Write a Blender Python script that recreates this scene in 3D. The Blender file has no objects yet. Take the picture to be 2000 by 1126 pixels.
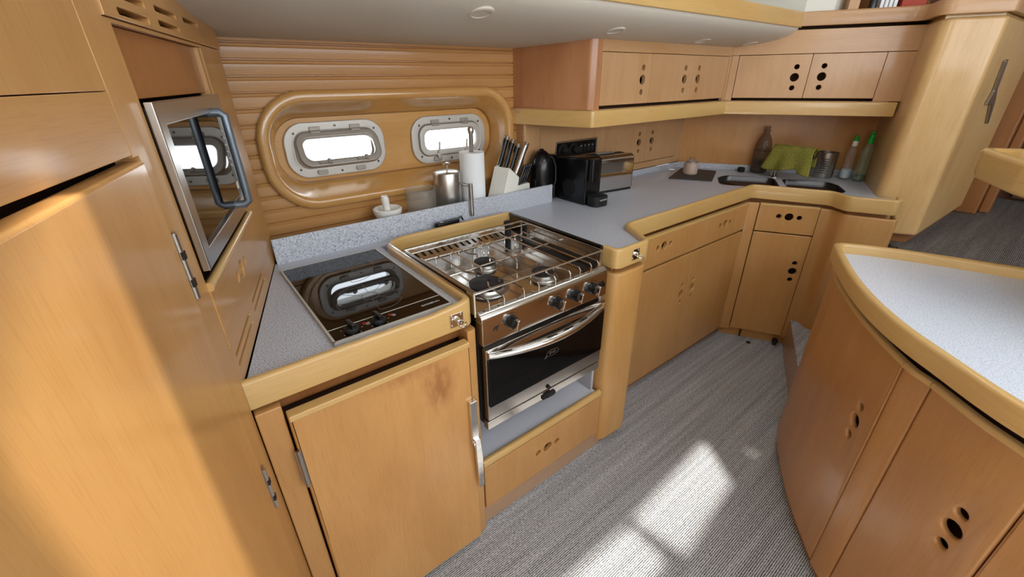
import bpy, bmesh, math, random
from mathutils import Matrix, Vector, geometry
random.seed(7)
SC = bpy.context.scene
COL = SC.collection

# ------------------------------------------------------------------ camera, world, light, exposure
def make_camera():
    yaw, pit, rol = math.radians(37.907), math.radians(26.243), math.radians(-0.643)
    f = Vector((math.sin(yaw)*math.cos(pit), math.cos(yaw)*math.cos(pit), -math.sin(pit)))
    r = Vector((math.cos(yaw), -math.sin(yaw), 0)); u = r.cross(f)
    r2 = math.cos(rol)*r + math.sin(rol)*u; u2 = -math.sin(rol)*r + math.cos(rol)*u
    cam = bpy.data.cameras.new('camera'); o = bpy.data.objects.new('camera', cam); COL.objects.link(o)
    cam.sensor_width = 36; cam.lens = 830.21/2000*36; cam.clip_start = 0.01
    M = Matrix((r2, u2, -f)).transposed().to_4x4(); M.translation = (0, 0, 1.40)
    o.matrix_world = M; SC.camera = o
make_camera()
w = bpy.data.worlds.new('world'); SC.world = w; w.use_nodes = True
bg = w.node_tree.nodes['Background']; bg.inputs[0].default_value = (0.86, 0.93, 1.0, 1); bg.inputs[1].default_value = 6.5
SUN_TO = Vector((0.35, 0.02, 1.0)).normalized()
sl = bpy.data.lights.new('sun', 'SUN'); sl.energy = 6.8; sl.angle = 0.028; sl.color = (1, 0.95, 0.86)
so = bpy.data.objects.new('sun', sl); COL.objects.link(so); so.location = (0.3, 0, 6)
so.rotation_euler = SUN_TO.to_track_quat('Z', 'Y').to_euler()
SC.view_settings.view_transform = 'Standard'; SC.view_settings.look = 'None'
SC.view_settings.gamma = 1; SC.view_settings.use_curve_mapping = False
SC.view_settings.exposure = 0.1
def area(name, loc, to, sx, sy, power, col=(0.95, 0.97, 1.0)):
    l = bpy.data.lights.new(name, 'AREA'); l.shape = 'RECTANGLE'; l.size = sx; l.size_y = sy; l.energy = power; l.color = col; l.cycles.is_portal = True
    o = bpy.data.objects.new(name, l); COL.objects.link(o); o.location = loc
    o.rotation_euler = (Vector(to)-Vector(loc)).to_track_quat('-Z', 'Y').to_euler(); return o
# daylight coming in through the deckhouse windows and hatches
area('daylight_aft_window', (0.6, -2.45, 1.725), (0.6, 0, 1.725), 4.4, 0.75, 1)
area('daylight_port_door', (-2.45, -0.9, 1.45), (0, -0.9, 1.45), 1.4, 1.7, 1)
area('daylight_hatch', (1.2, -0.9, 2.24), (1.2, -0.9, 0), 1.0, 0.8, 1)

# ------------------------------------------------------------------ helpers
def lin(c):
    return tuple(((v/255)/12.92 if v/255 <= 0.04045 else (((v/255)+0.055)/1.055)**2.4) for v in c) + (1,)
W = {}
def link(o, parent, M):
    COL.objects.link(o)
    if parent is not None:
        o.parent = parent; o.matrix_local = W[parent.name].inverted() @ M
    else:
        o.matrix_world = M
    W[o.name] = M.copy()
    return o
def tag(o, label=None, cat=None, group=None, kind=None):
    if label: o['label'] = label
    if cat: o['category'] = cat
    if group: o['group'] = group
    if kind: o['kind'] = kind
    return o
def thing(name, label, cat, loc=(0, 0, 0), rz=0, group=None):
    o = bpy.data.objects.new(name, None); o.empty_display_size = .05
    link(o, None, Matrix.Translation(loc) @ Matrix.Rotation(rz, 4, 'Z'))
    return tag(o, label, cat, group)
I4 = Matrix.Identity(4)
def smooth(me, ang=35):
    bm = bmesh.new(); bm.from_mesh(me)
    for f in bm.faces: f.smooth = True
    a = math.radians(ang)
    for e in bm.edges:
        if len(e.link_faces) == 2 and e.calc_face_angle(0) > a: e.smooth = False
    bm.to_mesh(me); bm.free()
def fin(bm, name, m, parent=None, M=None, bev=0, ang=35, seg=2):
    bmesh.ops.recalc_face_normals(bm, faces=bm.faces[:])
    me = bpy.data.meshes.new(name); bm.to_mesh(me); bm.free(); smooth(me, ang)
    me.materials.append(m)
    o = bpy.data.objects.new(name, me)
    link(o, parent, I4 if M is None else M)
    if bev:
        b = o.modifiers.new('bevel', 'BEVEL'); b.width = bev; b.segments = seg; b.limit_method = 'ANGLE'; b.angle_limit = math.radians(40); b.harden_normals = True
    return o
def frame(x, y, ang, z=0.0):
    a = math.radians(ang); d = Vector((math.cos(a), math.sin(a), 0)); u = Vector((0, 0, 1)); n = d.cross(u)
    M = Matrix((d, u, n)).transposed().to_4x4(); M.translation = (x, y, z); return M
def NB(): return bmesh.new()
def box(bm, a, b, M=I4):
    vs = [bm.verts.new(M @ Vector((x, y, z))) for x in (a[0], b[0]) for y in (a[1], b[1]) for z in (a[2], b[2])]
    for f in ((0, 1, 3, 2), (4, 6, 7, 5), (0, 4, 5, 1), (2, 3, 7, 6), (0, 2, 6, 4), (1, 5, 7, 3)):
        bm.faces.new([vs[i] for i in f])
def prism(bm, poly, z0, z1, M=I4):
    lo = [bm.verts.new(M @ Vector((p[0], p[1], z0))) for p in poly]; hi = [bm.verts.new(M @ Vector((p[0], p[1], z1))) for p in poly]
    n = len(poly)
    bm.faces.new(lo[::-1]); bm.faces.new(hi)
    for i in range(n): bm.faces.new((lo[i], lo[(i+1) % n], hi[(i+1) % n], hi[i]))
def lathe(bm, prof, M=I4, n=28, cap=True):
    rings = []
    for r, z in prof:
        if r < 1e-6: rings.append([bm.verts.new(M @ Vector((0, 0, z)))])
        else: rings.append([bm.verts.new(M @ Vector((r*math.cos(2*math.pi*i/n), r*math.sin(2*math.pi*i/n), z))) for i in range(n)])
    for A, B in zip(rings, rings[1:]):
        if len(A) == 1 and len(B) == 1: continue
        for i in range(n):
            j = (i+1) % n
            if len(A) == 1: bm.faces.new((A[0], B[i], B[j]))
            elif len(B) == 1: bm.faces.new((A[i], A[j], B[0]))
            else: bm.faces.new((A[i], A[j], B[j], B[i]))
    if cap:
        for R in (rings[0], rings[-1]):
            if len(R) > 1: bm.faces.new(R)
def tube(bm, pts, r, n=8, M=I4, closed=False, flat=1.0):
    pts = [Vector(p) for p in pts]; rs = r if isinstance(r, (list, tuple)) else [r]*len(pts); N = len(pts)
    t0 = (pts[1]-pts[0]).normalized(); up = Vector((0, 0, 1)) if abs(t0.z) < .9 else Vector((1, 0, 0))
    a = t0.cross(up).normalized(); rings = []
    for i, p in enumerate(pts):
        if closed: t = (pts[(i+1) % N]-pts[i-1])
        else: t = (pts[min(i+1, N-1)]-pts[max(i-1, 0)])
        t.normalize(); a = (a-t*a.dot(t)).normalized(); b = t.cross(a)
        rings.append([bm.verts.new(M @ (p+rs[i]*(math.cos(2*math.pi*k/n)*a+flat*math.sin(2*math.pi*k/n)*b))) for k in range(n)])
    for i in range(N if closed else N-1):
        A, B = rings[i], rings[(i+1) % N]
        for k in range(n): bm.faces.new((A[k], A[(k+1) % n], B[(k+1) % n], B[k]))
    if not closed: bm.faces.new(rings[0][::-1]); bm.faces.new(rings[-1])
def rrect(x0, y0, x1, y1, r, n=6):
    r = min(r, (x1-x0)/2-1e-5, (y1-y0)/2-1e-5); out = []
    for cx, cy, a in ((x1-r, y0+r, -90), (x1-r, y1-r, 0), (x0+r, y1-r, 90), (x0+r, y0+r, 180)):
        for k in range(n+1):
            t = math.radians(a+90*k/n); out.append((cx+r*math.cos(t), cy+r*math.sin(t)))
    return out
def circ(cx, cy, r, n=28): return [(cx+r*math.cos(2*math.pi*i/n), cy+r*math.sin(2*math.pi*i/n)) for i in range(n)]
def rect(x0, y0, x1, y1): return [(x0, y0), (x1, y0), (x1, y1), (x0, y1)]
def ccw(p): return p if sum(a[0]*b[1]-b[0]*a[1] for a, b in zip(p, p[1:]+p[:1])) > 0 else p[::-1]
def fillet(path, rad, closed=False, n=6):
    """round the inner corners of a 2D path; rad: one value or a dict index -> radius"""
    out = []; N = len(path)
    for i, p in enumerate(path):
        r = rad.get(i, 0) if isinstance(rad, dict) else rad
        if r == 0 or (not closed and i in (0, N-1)): out.append(tuple(p[:2])); continue
        P = Vector(p[:2]); a = (Vector(path[i-1][:2])-P); b = (Vector(path[(i+1) % N][:2])-P); la, lb = a.length, b.length
        a.normalize(); b.normalize(); th = a.angle(b)
        if th > 3.1: out.append(tuple(p[:2])); continue
        d = min(r/math.tan(th/2), la*.49, lb*.49); A = P+a*d; B = P+b*d
        for k in range(n+1):
            t = k/n; q = (1-t)**2*A+2*t*(1-t)*P+t*t*B; out.append((q.x, q.y))
    return out
def catmull(P, n=8):
    P = [Vector(p) for p in P]; Q = [2*P[0]-P[1]]+P+[2*P[-1]-P[-2]]; out = []
    for i in range(1, len(Q)-2):
        a, b, c, d = Q[i-1:i+3]
        for k in range(n):
            t = k/n; out.append(tuple(.5*((2*b)+(c-a)*t+(2*a-5*b+4*c-d)*t*t+(3*b-a-3*c+d)*t**3)))
    out.append(tuple(Q[-2])); return out
def curve_plate(outline, holes, t, bev=.003, res=2):
    cu = bpy.data.curves.new('tmp', 'CURVE'); cu.dimensions = '2D'; cu.fill_mode = 'BOTH'
    cu.extrude = max(t/2-bev, 1e-5); cu.bevel_depth = bev; cu.bevel_resolution = res; cu.offset = -bev
    for k, pl in enumerate([ccw(outline)]+[ccw(h)[::-1] for h in holes]):
        s = cu.splines.new('POLY'); s.points.add(len(pl)-1); s.use_cyclic_u = True
        for p, q in zip(s.points, pl): p.co = (q[0], q[1], 0, 1)
    ob = bpy.data.objects.new('tmp', cu); me = bpy.data.meshes.new_from_object(ob)
    bpy.data.objects.remove(ob); bpy.data.curves.remove(cu); return me
def plate(name, F, outline, holes, t, m, parent=None, bev=.003, off=0.0, ang=35):
    me = curve_plate(outline, holes, t, bev); me.transform(Matrix.Translation((0, 0, off+t/2)))
    bm = NB(); bm.from_mesh(me); bpy.data.meshes.remove(me)
    bmesh.ops.remove_doubles(bm, verts=bm.verts[:], dist=1e-5)
    o = fin(bm, name, m, parent, F, ang=ang); wn = o.modifiers.new('wn', 'WEIGHTED_NORMAL'); wn.keep_sharp = True; wn.weight = 100
    return o
def normals2(path, closed=False):
    N = len(path); out = []
    for i in range(N):
        ds = []
        if i > 0 or closed: ds.append((Vector(path[i][:2])-Vector(path[i-1][:2])))
        if i < N-1 or closed: ds.append((Vector(path[(i+1) % N][:2])-Vector(path[i][:2])))
        ns = [Vector((d.y, -d.x)).normalized() for d in ds if d.length > 1e-7]
        if not ns: out.append(out[-1]); continue
        m = sum(ns, Vector((0, 0)))/len(ns); L = m.length; m.normalize(); out.append(m/max(L, .45) if L > 1e-4 else ns[0])
    return out
def sweep(bm, path, prof, closed=False, M=I4, zmin=-9):
    """prof: closed list of (n, z); n grows towards the right hand side of the path"""
    nn = normals2(path, closed); uv = bm.loops.layers.uv.verify(); s = 0; rows = []; S = []
    for i, (p, n) in enumerate(zip(path, nn)):
        if i: s += (Vector(p[:2])-Vector(path[i-1][:2])).length
        S.append(s); zz = p[2] if len(p) > 2 else 0
        rows.append([bm.verts.new(M @ Vector((p[0]+n.x*a, p[1]+n.y*a, b+(zz if b > zmin else 0)))) for a, b in prof])
    K = len(prof); v = [0]
    for a, b in zip(prof, prof[1:]+prof[:1]): v.append(v[-1]+math.hypot(b[0]-a[0], b[1]-a[1]))
    N = len(path)
    for i in range(N if closed else N-1):
        j = (i+1) % N; s1 = S[j] if j else S[i]+.05
        for k in range(K):
            l = (k+1) % K
            try: f = bm.faces.new((rows[i][k], rows[j][k], rows[j][l], rows[i][l]))
            except ValueError: continue
            for lp, c in zip(f.loops, ((S[i], v[k]), (s1, v[k]), (s1, v[k+1]), (S[i], v[k+1]))): lp[uv].uv = c
    if not closed:
        bm.faces.new(rows[0][::-1]); bm.faces.new(rows[-1])
def fprof(n0, n1, z0, z1, r=.006, rb=.003):
    """rounded bar section between n0<n1, z0<z1; big radius on top"""
    out = []
    for cx, cz, rr, a in ((n1-rb, z0+rb, rb, -90), (n1-r, z1-r, r, 0), (n0+r, z1-r, r, 90), (n0+rb, z0+rb, rb, 180)):
        for k in range(5):
            t = math.radians(a+90*k/4); out.append((cx+rr*math.cos(t), cz+rr*math.sin(t)))
    return out
def text(body, size, F, name, m, parent, ext=.0004):
    cu = bpy.data.curves.new('tmp', 'FONT'); cu.body = body; cu.size = size; cu.extrude = ext; cu.align_x = 'CENTER'; cu.align_y = 'CENTER'
    ob = bpy.data.objects.new('tmp', cu); me = bpy.data.meshes.new_from_object(ob)
    bpy.data.objects.remove(ob); bm = NB(); bm.from_mesh(me); return fin(bm, name, m, parent, F)
def arc3(c, r, a0, a1, n, ax=(1, 0, 0), ay=(0, 0, 1)):
    c = Vector(c); ax = Vector(ax); ay = Vector(ay)
    return [c+r*(math.cos(math.radians(a0+(a1-a0)*k/n))*ax+math.sin(math.radians(a0+(a1-a0)*k/n))*ay) for k in range(n+1)]
def copy_tree(o, parent=None):
    c = o.copy(); COL.objects.link(c); c.parent = parent
    for ch in list(o.children): copy_tree(ch, c)
    return c

# ------------------------------------------------------------------ materials
def mat(name, col, rough=.5, metal=0, coat=0, spec=None, trans=0, ior=1.45, alpha=1):
    m = bpy.data.materials.new(name); m.use_nodes = True; b = m.node_tree.nodes['Principled BSDF']
    b.inputs['Base Color'].default_value = lin(col); b.inputs['Roughness'].default_value = rough; b.inputs['Metallic'].default_value = metal
    b.inputs['Coat Weight'].default_value = coat; b.inputs['Coat Roughness'].default_value = .12; b.inputs['IOR'].default_value = ior
    b.inputs['Transmission Weight'].default_value = trans; b.inputs['Alpha'].default_value = alpha
    if spec is not None: b.inputs['Specular IOR Level'].default_value = spec
    return m
def nd(m, t, **kw):
    n = m.node_tree.nodes.new(t)
    for k, v in kw.items(): setattr(n, k, v)
    return n
def lk(m, a, b): m.node_tree.links.new(a, b)
def ramp(m, fac, stops):
    r = nd(m, 'ShaderNodeValToRGB'); e = r.color_ramp.elements
    while len(e) < len(stops): e.new(.5)
    for x, (p, c) in zip(e, stops): x.position = p; x.color = c
    lk(m, fac, r.inputs[0]); return r.outputs[0]
def wood(name, col, axis='y', rough=.38, coat=.35, var=.16, fine=1.0, blotch=.35):
    """varnished beech: long grain along one axis, pores, soft blotches"""
    m = mat(name, col, rough, coat=coat); b = m.node_tree.nodes['Principled BSDF']
    tc = nd(m, 'ShaderNodeTexCoord'); oi = nd(m, 'ShaderNodeObjectInfo')
    ad = nd(m, 'ShaderNodeVectorMath', operation='MULTIPLY_ADD')
    lk(m, oi.outputs['Random'], ad.inputs[0]); ad.inputs[1].default_value = (7, 5, 9)
    lk(m, tc.outputs['UV' if axis[0] == 'u' else 'Object'], ad.inputs[2])
    def mp(al, ac):
        q = nd(m, 'ShaderNodeMapping'); s = {'x': (al, ac, ac), 'y': (ac, al, ac), 'z': (ac, ac, al), 'u': (al, ac, ac), 'uy': (ac, al, ac)}[axis]
        q.inputs['Scale'].default_value = s; lk(m, ad.outputs[0], q.inputs[0]); return q.outputs[0]
    def noise(v, sc, det, rg=.55, dist=0):
        n = nd(m, 'ShaderNodeTexNoise'); n.inputs['Scale'].default_value = sc; n.inputs['Detail'].default_value = det
        n.inputs['Roughness'].default_value = rg; n.inputs['Distortion'].default_value = dist; lk(m, v, n.inputs['Vector']); return n.outputs['Fac']
    g1 = noise(mp(1.6, 22), 1.0, 5, dist=.4); g2 = noise(mp(14*fine, 330*fine), 1.0, 3, .7); g3 = noise(mp(2.0, 5.0), 1.3, 3)
    c = lin(col)[:3]
    def sh(k, warm=0): return tuple(min(1, max(0, v*k*(1+warm*w_))) for v, w_ in zip(c, (1, 0, -1.4)))+(1,)
    base = ramp(m, g1, [(.28, sh(1-var, .06)), (.5, sh(1)), (.72, sh(1+var*.8, -.05))])
    bl = ramp(m, g3, [(.3, sh(1-blotch*.55, .10)), (.55, sh(1)), (.8, sh(1+blotch*.3, -.06))])
    mx = nd(m, 'ShaderNodeMix', data_type='RGBA'); mx.inputs[0].default_value = .5; lk(m, base, mx.inputs[6]); lk(m, bl, mx.inputs[7])
    pore = ramp(m, g2, [(.35, (.74, .68, .6, 1)), (.5, (1, 1, 1, 1))])
    m2 = nd(m, 'ShaderNodeMix', data_type='RGBA', blend_type='MULTIPLY'); m2.inputs[0].default_value = .34; lk(m, mx.outputs[2], m2.inputs[6]); lk(m, pore, m2.inputs[7])
    lk(m, m2.outputs[2], b.inputs['Base Color'])
    bp = nd(m, 'ShaderNodeBump'); bp.inputs['Strength'].default_value = .06; bp.inputs['Distance'].default_value = .002; lk(m, g2, bp.inputs['Height']); lk(m, bp.outputs[0], b.inputs['Normal'])
    rr = nd(m, 'ShaderNodeMapRange'); rr.inputs[3].default_value = rough-.06; rr.inputs[4].default_value = rough+.1; lk(m, g3, rr.inputs[0]); lk(m, rr.outputs[0], b.inputs['Roughness'])
    return m
def stain(m, c, r, col, amt=.8, stretch=3.0):
    """a worn dark patch with its own shape on the surface, around point c"""
    b = m.node_tree.nodes['Principled BSDF']; src = b.inputs['Base Color'].links[0].from_socket; tc = nd(m, 'ShaderNodeTexCoord')
    mp = nd(m, 'ShaderNodeMapping'); mp.inputs['Location'].default_value = tuple(-v/q for v, q in zip(c, r)); mp.inputs['Scale'].default_value = tuple(1/q for q in r); lk(m, tc.outputs['Object'], mp.inputs[0])
    g = nd(m, 'ShaderNodeTexGradient', gradient_type='SPHERICAL'); lk(m, mp.outputs[0], g.inputs[0])
    m2 = nd(m, 'ShaderNodeMapping'); m2.inputs['Scale'].default_value = (60, 60/stretch, 60); lk(m, tc.outputs['Object'], m2.inputs[0])
    n = nd(m, 'ShaderNodeTexNoise'); n.inputs['Scale'].default_value = 1; n.inputs['Detail'].default_value = 4; lk(m, m2.outputs[0], n.inputs['Vector'])
    k = nd(m, 'ShaderNodeMath', operation='MULTIPLY'); lk(m, g.outputs['Fac'], k.inputs[0]); lk(m, n.outputs['Fac'], k.inputs[1])
    f = nd(m, 'ShaderNodeMapRange'); f.inputs[1].default_value = .12; f.inputs[2].default_value = .45; f.inputs[4].default_value = amt; lk(m, k.outputs[0], f.inputs[0])
    x = nd(m, 'ShaderNodeMix', data_type='RGBA'); lk(m, f.outputs[0], x.inputs[0]); lk(m, src, x.inputs[6]); x.inputs[7].default_value = lin(col); lk(m, x.outputs[2], b.inputs['Base Color']); return m
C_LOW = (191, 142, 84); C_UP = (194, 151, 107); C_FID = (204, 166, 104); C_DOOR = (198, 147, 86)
WD = {}
for ax in ('x', 'y', 'z', 'u', 'uy'):
    WD['low', ax] = wood('beech_veneer_'+ax, C_LOW, ax)
    WD['up', ax] = wood('pink_beech_'+ax, C_UP, ax, rough=.42)
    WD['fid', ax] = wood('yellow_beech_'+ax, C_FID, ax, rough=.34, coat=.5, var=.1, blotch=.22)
WD['door', 'y'] = wood('golden_door_veneer', C_DOOR, 'y', var=.14, blotch=.5)
WD['hobdoor', 'y'] = stain(stain(wood('stained_door_veneer', C_DOOR, 'y', var=.14, blotch=.5), (.385, .70, 0), (.075, .13, .3), (150, 92, 46)), (.30, .77, 0), (.16, .04, .3), (160, 102, 52), .6)
WD['col', 'z'] = wood('pale_column_veneer', (208, 168, 112), 'z', blotch=.4)
M_PANEL = wood('orange_panel_veneer', (160, 102, 50), 'y', blotch=.5)
M_ISL = wood('island_veneer', (184, 134, 82), 'uy', blotch=.45)
M_PLANK = wood('planking', (190, 138, 80), 'x', rough=.36, coat=.35)
M_RECESS = wood('window_surround_varnish', (200, 150, 86), 'x', rough=.22, coat=.9)
M_DARKWOOD = wood('dark_wood', (92, 58, 34), 'z')
M_KICK = wood('greyish_kick_veneer', (176, 142, 112), 'x')
M_BROWN = wood('brown_jamb', (150, 98, 54), 'z')
M_INSIDE = mat('cabinet_inside', (72, 46, 28), .8)  # dark colour carries the shade of the hollow behind door holes and slots
M_GAP = mat('dark_gap', (38, 24, 14), .8)
M_STEEL = mat('polished_steel', (205, 200, 194), .14, 1)
M_BRUSH = mat('brushed_steel', (186, 182, 176), .3, 1)
M_DKSTEEL = mat('dark_steel', (96, 92, 90), .25, 1)
M_CHROME = mat('chrome', (225, 222, 218), .06, 1)
M_ALU = mat('pale_aluminium', (196, 192, 184), .42, .35)
M_ALU2 = mat('grey_aluminium', (158, 150, 140), .45, .4)
M_BLACK = mat('black_plastic', (14, 14, 16), .22, spec=.5)
M_MATTE = mat('matt_black', (22, 21, 22), .6)
M_IRON = mat('cast_iron', (34, 33, 36), .5, .2)
M_RUBBER = mat('black_rubber', (18, 18, 18), .7)
M_BGLASS = mat('black_glass', (8, 7, 8), .03, spec=.5)
M_OVGLASS = mat('smoked_glass', (9, 8, 8), .05, spec=.35)
M_WHITE = mat('white_ceramic', (236, 234, 228), .25)
M_PAPER = mat('paper', (238, 240, 242), .9)
M_WPLAST = mat('white_block', (232, 230, 220), .4)
M_LAM = mat('white_laminate', (214, 216, 226), .45)
M_GREYPANEL = mat('pale_grey_panel', (176, 176, 184), .5)
M_GREEN = mat('green_plastic', (30, 168, 60), .3)
M_RED = mat('red_mark', (200, 40, 34), .5)
M_MARK = mat('white_mark', (190, 188, 186), .5)
M_GREYLINE = mat('grey_printed_line', (92, 86, 84), .4)
M_BOOK = mat('red_book_cloth', (168, 62, 40), .6)
M_LEATHER = mat('ceiling_vinyl', (206, 198, 184), .6)
M_CREAM = mat('cream_wall', (226, 224, 214), .7)
def glass(name, col=(255, 255, 255), rough=0.0, ior=1.45, milk=0, mcol=(200, 200, 200)):
    """thin clear glass: mostly see-through with a sheen that grows at grazing angles"""
    m = bpy.data.materials.new(name); m.use_nodes = True; nt = m.node_tree; nt.nodes.clear()
    o = nd(m, 'ShaderNodeOutputMaterial'); t = nd(m, 'ShaderNodeBsdfTransparent'); g = nd(m, 'ShaderNodeBsdfGlossy'); mx = nd(m, 'ShaderNodeMixShader')
    fr = nd(m, 'ShaderNodeFresnel'); fr.inputs[0].default_value = ior; t.inputs[0].default_value = lin(col); g.inputs['Roughness'].default_value = max(rough, .02)
    ge = nd(m, 'ShaderNodeNewGeometry'); ma = nd(m, 'ShaderNodeMath', operation='SUBTRACT'); ma.inputs[0].default_value = 1; lk(m, ge.outputs['Backfacing'], ma.inputs[1]); mu = nd(m, 'ShaderNodeMath', operation='MULTIPLY'); lk(m, fr.outputs[0], mu.inputs[0]); lk(m, ma.outputs[0], mu.inputs[1]); lk(m, mu.outputs[0], mx.inputs[0]); lk(m, t.outputs[0], mx.inputs[1]); lk(m, g.outputs[0], mx.inputs[2]); 
    if milk:
        df = nd(m, 'ShaderNodeBsdfDiffuse'); df.inputs[0].default_value = lin(mcol); m2 = nd(m, 'ShaderNodeMixShader'); m2.inputs[0].default_value = milk
        lk(m, mx.outputs[0], m2.inputs[1]); lk(m, df.outputs[0], m2.inputs[2]); lk(m, m2.outputs[0], o.inputs[0]); return m
    lk(m, mx.outputs[0], o.inputs[0]); return m
M_GLASS = glass('clear_glass', (252, 253, 253)); M_JAR = glass('jar_glass', (250, 251, 250), milk=.10, mcol=(215, 215, 210)); M_BROWNGLASS = glass('smoky_brown_plastic', (236, 230, 226), milk=.38, mcol=(116, 98, 84)); M_TANK = glass('brown_tank_plastic', (196, 160, 134)); M_SOAP = glass('clear_bottle_plastic', (248, 247, 243), milk=.16, mcol=(205, 200, 192)); M_GREENPET = glass('greenish_bottle_plastic', (242, 248, 242), milk=.2, mcol=(170, 186, 164))
M_LIQ = mat('dark_liquid', (20, 16, 14), .1); M_BLUELIQ = mat('pale_blue_liquid', (186, 208, 222), .3); M_GREENLIQ = mat('dark_green_liquid', (52, 88, 66), .2)
def speckle(name, base, dark, light, sc=300):
    m = mat(name, base, .32, coat=.15); b = m.node_tree.nodes['Principled BSDF']; tc = nd(m, 'ShaderNodeTexCoord')
    n = nd(m, 'ShaderNodeTexNoise'); n.inputs['Scale'].default_value = sc; n.inputs['Detail'].default_value = 2; n.inputs['Roughness'].default_value = .7
    mp = nd(m, 'ShaderNodeMapping'); mp.inputs['Scale'].default_value = (1, 1, 1); lk(m, tc.outputs['Object'], mp.inputs[0]); lk(m, mp.outputs[0], n.inputs['Vector'])
    c = ramp(m, n.outputs['Fac'], [(.38, lin(dark)), (.47, lin(base)), (.56, lin(base)), (.64, lin(light))]); lk(m, c, b.inputs['Base Color']); return m
M_TOP = speckle('grey_speckled_laminate', (189, 192, 200), (122, 128, 146), (212, 215, 222))
def carpet(name, c1, c2, rib=210):
    """flat woven carpet: ribs along x broken into short stitches"""
    m = mat(name, c1, .95, spec=.1); b = m.node_tree.nodes['Principled BSDF']; tc = nd(m, 'ShaderNodeTexCoord')
    def mp(s):
        q = nd(m, 'ShaderNodeMapping'); q.inputs['Scale'].default_value = s; lk(m, tc.outputs['Object'], q.inputs[0]); return q.outputs[0]
    wv = nd(m, 'ShaderNodeTexWave', wave_type='BANDS', bands_direction='Y'); wv.inputs['Scale'].default_value = rib/6.28*1.6; wv.inputs['Distortion'].default_value = 1.2; wv.inputs['Detail'].default_value = 1; wv.inputs['Detail Scale'].default_value = 3
    lk(m, mp((1, 1, 1)), wv.inputs[0])
    st = nd(m, 'ShaderNodeTexNoise'); st.inputs['Scale'].default_value = 1; st.inputs['Detail'].default_value = 2; lk(m, mp((110, 320, 1)), st.inputs['Vector'])
    big = nd(m, 'ShaderNodeTexNoise'); big.inputs['Scale'].default_value = 1; big.inputs['Detail'].default_value = 3; lk(m, mp((1.5, 40, 1)), big.inputs['Vector'])
    a = nd(m, 'ShaderNodeMath', operation='MULTIPLY'); lk(m, wv.outputs['Fac'], a.inputs[0]); a.inputs[1].default_value = .45
    c = nd(m, 'ShaderNodeMath', operation='MULTIPLY_ADD'); lk(m, st.outputs['Fac'], c.inputs[0]); c.inputs[1].default_value = .75; lk(m, a.outputs[0], c.inputs[2])
    d = nd(m, 'ShaderNodeMath', operation='MULTIPLY_ADD'); lk(m, big.outputs['Fac'], d.inputs[0]); d.inputs[1].default_value = .35; lk(m, c.outputs[0], d.inputs[2])
    k = ramp(m, d.outputs[0], [(.55, lin(c2)), (.98, lin(c1))]); lk(m, k, b.inputs['Base Color'])
    bp = nd(m, 'ShaderNodeBump'); bp.inputs['Strength'].default_value = .5; bp.inputs['Distance'].default_value = .002; lk(m, c.outputs[0], bp.inputs['Height']); lk(m, bp.outputs[0], b.inputs['Normal']); return m
M_CARPET = carpet('woven_grey_carpet', (204, 205, 208), (80, 81, 84)); M_CARPET2 = carpet('dark_woven_carpet', (138, 130, 124), (58, 54, 54))
def towel_mat():
    m = mat('green_terry', (128, 124, 42), .95, spec=.1); b = m.node_tree.nodes['Principled BSDF']; tc = nd(m, 'ShaderNodeTexCoord')
    n = nd(m, 'ShaderNodeTexNoise'); n.inputs['Scale'].default_value = 260; lk(m, tc.outputs['Object'], n.inputs['Vector'])
    c = ramp(m, n.outputs['Fac'], [(.3, lin((108, 104, 40))), (.7, lin((152, 148, 74)))]); lk(m, c, b.inputs['Base Color'])
    bp = nd(m, 'ShaderNodeBump'); bp.inputs['Strength'].default_value = .6; bp.inputs['Distance'].default_value = .003; lk(m, n.outputs['Fac'], bp.inputs['Height']); lk(m, bp.outputs[0], b.inputs['Normal']); return m
M_TOWEL = towel_mat()

# ------------------------------------------------------------------ the setting
def bool_cut(o, cbm):
    me = bpy.data.meshes.new('cut'); bmesh.ops.recalc_face_normals(cbm, faces=cbm.faces[:]); cbm.to_mesh(me); cbm.free()
    c = bpy.data.objects.new('cut', me); COL.objects.link(c)
    md = o.modifiers.new('b', 'BOOLEAN'); md.operation = 'DIFFERENCE'; md.object = c; md.solver = 'EXACT'
    bpy.context.view_layer.update(); dg = bpy.context.evaluated_depsgraph_get()
    new = bpy.data.meshes.new_from_object(o.evaluated_get(dg)); o.modifiers.remove(md)
    mats = list(o.data.materials); o.data = new
    if not new.materials:
        for q in mats: new.materials.append(q)
    bpy.data.objects.remove(c)
def struct(o, label=None): return tag(o, label, None, None, 'structure')

bm = NB(); box(bm, (-1.3, -2.4, -.04), (4.2, 1.7, 0)); struct(fin(bm, 'floor', M_CARPET), 'grey woven carpet of the lower galley floor')
# raised saloon floor behind the island
bm = NB(); prism(bm, ccw([(2.62, .36), (2.42, .37), (2.16, .26), (2.12, -.5), (2.12, -2.4), (6.4, -2.4), (6.4, 1.2), (2.76, .60)]), .62, .66)
struct(fin(bm, 'floor', M_CARPET2), 'darker woven carpet of the raised saloon floor')
bm = NB(); prism(bm, ccw([(2.60, .34), (2.43, .355), (2.19, .24), (2.15, -.5), (2.15, -2.4), (6.3, -2.4), (6.3, 1.1), (2.78, .55)]), 0, .62)
struct(fin(bm, 'trim_1', WD['low', 'z']), 'wooden riser below the raised saloon floor')

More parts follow.
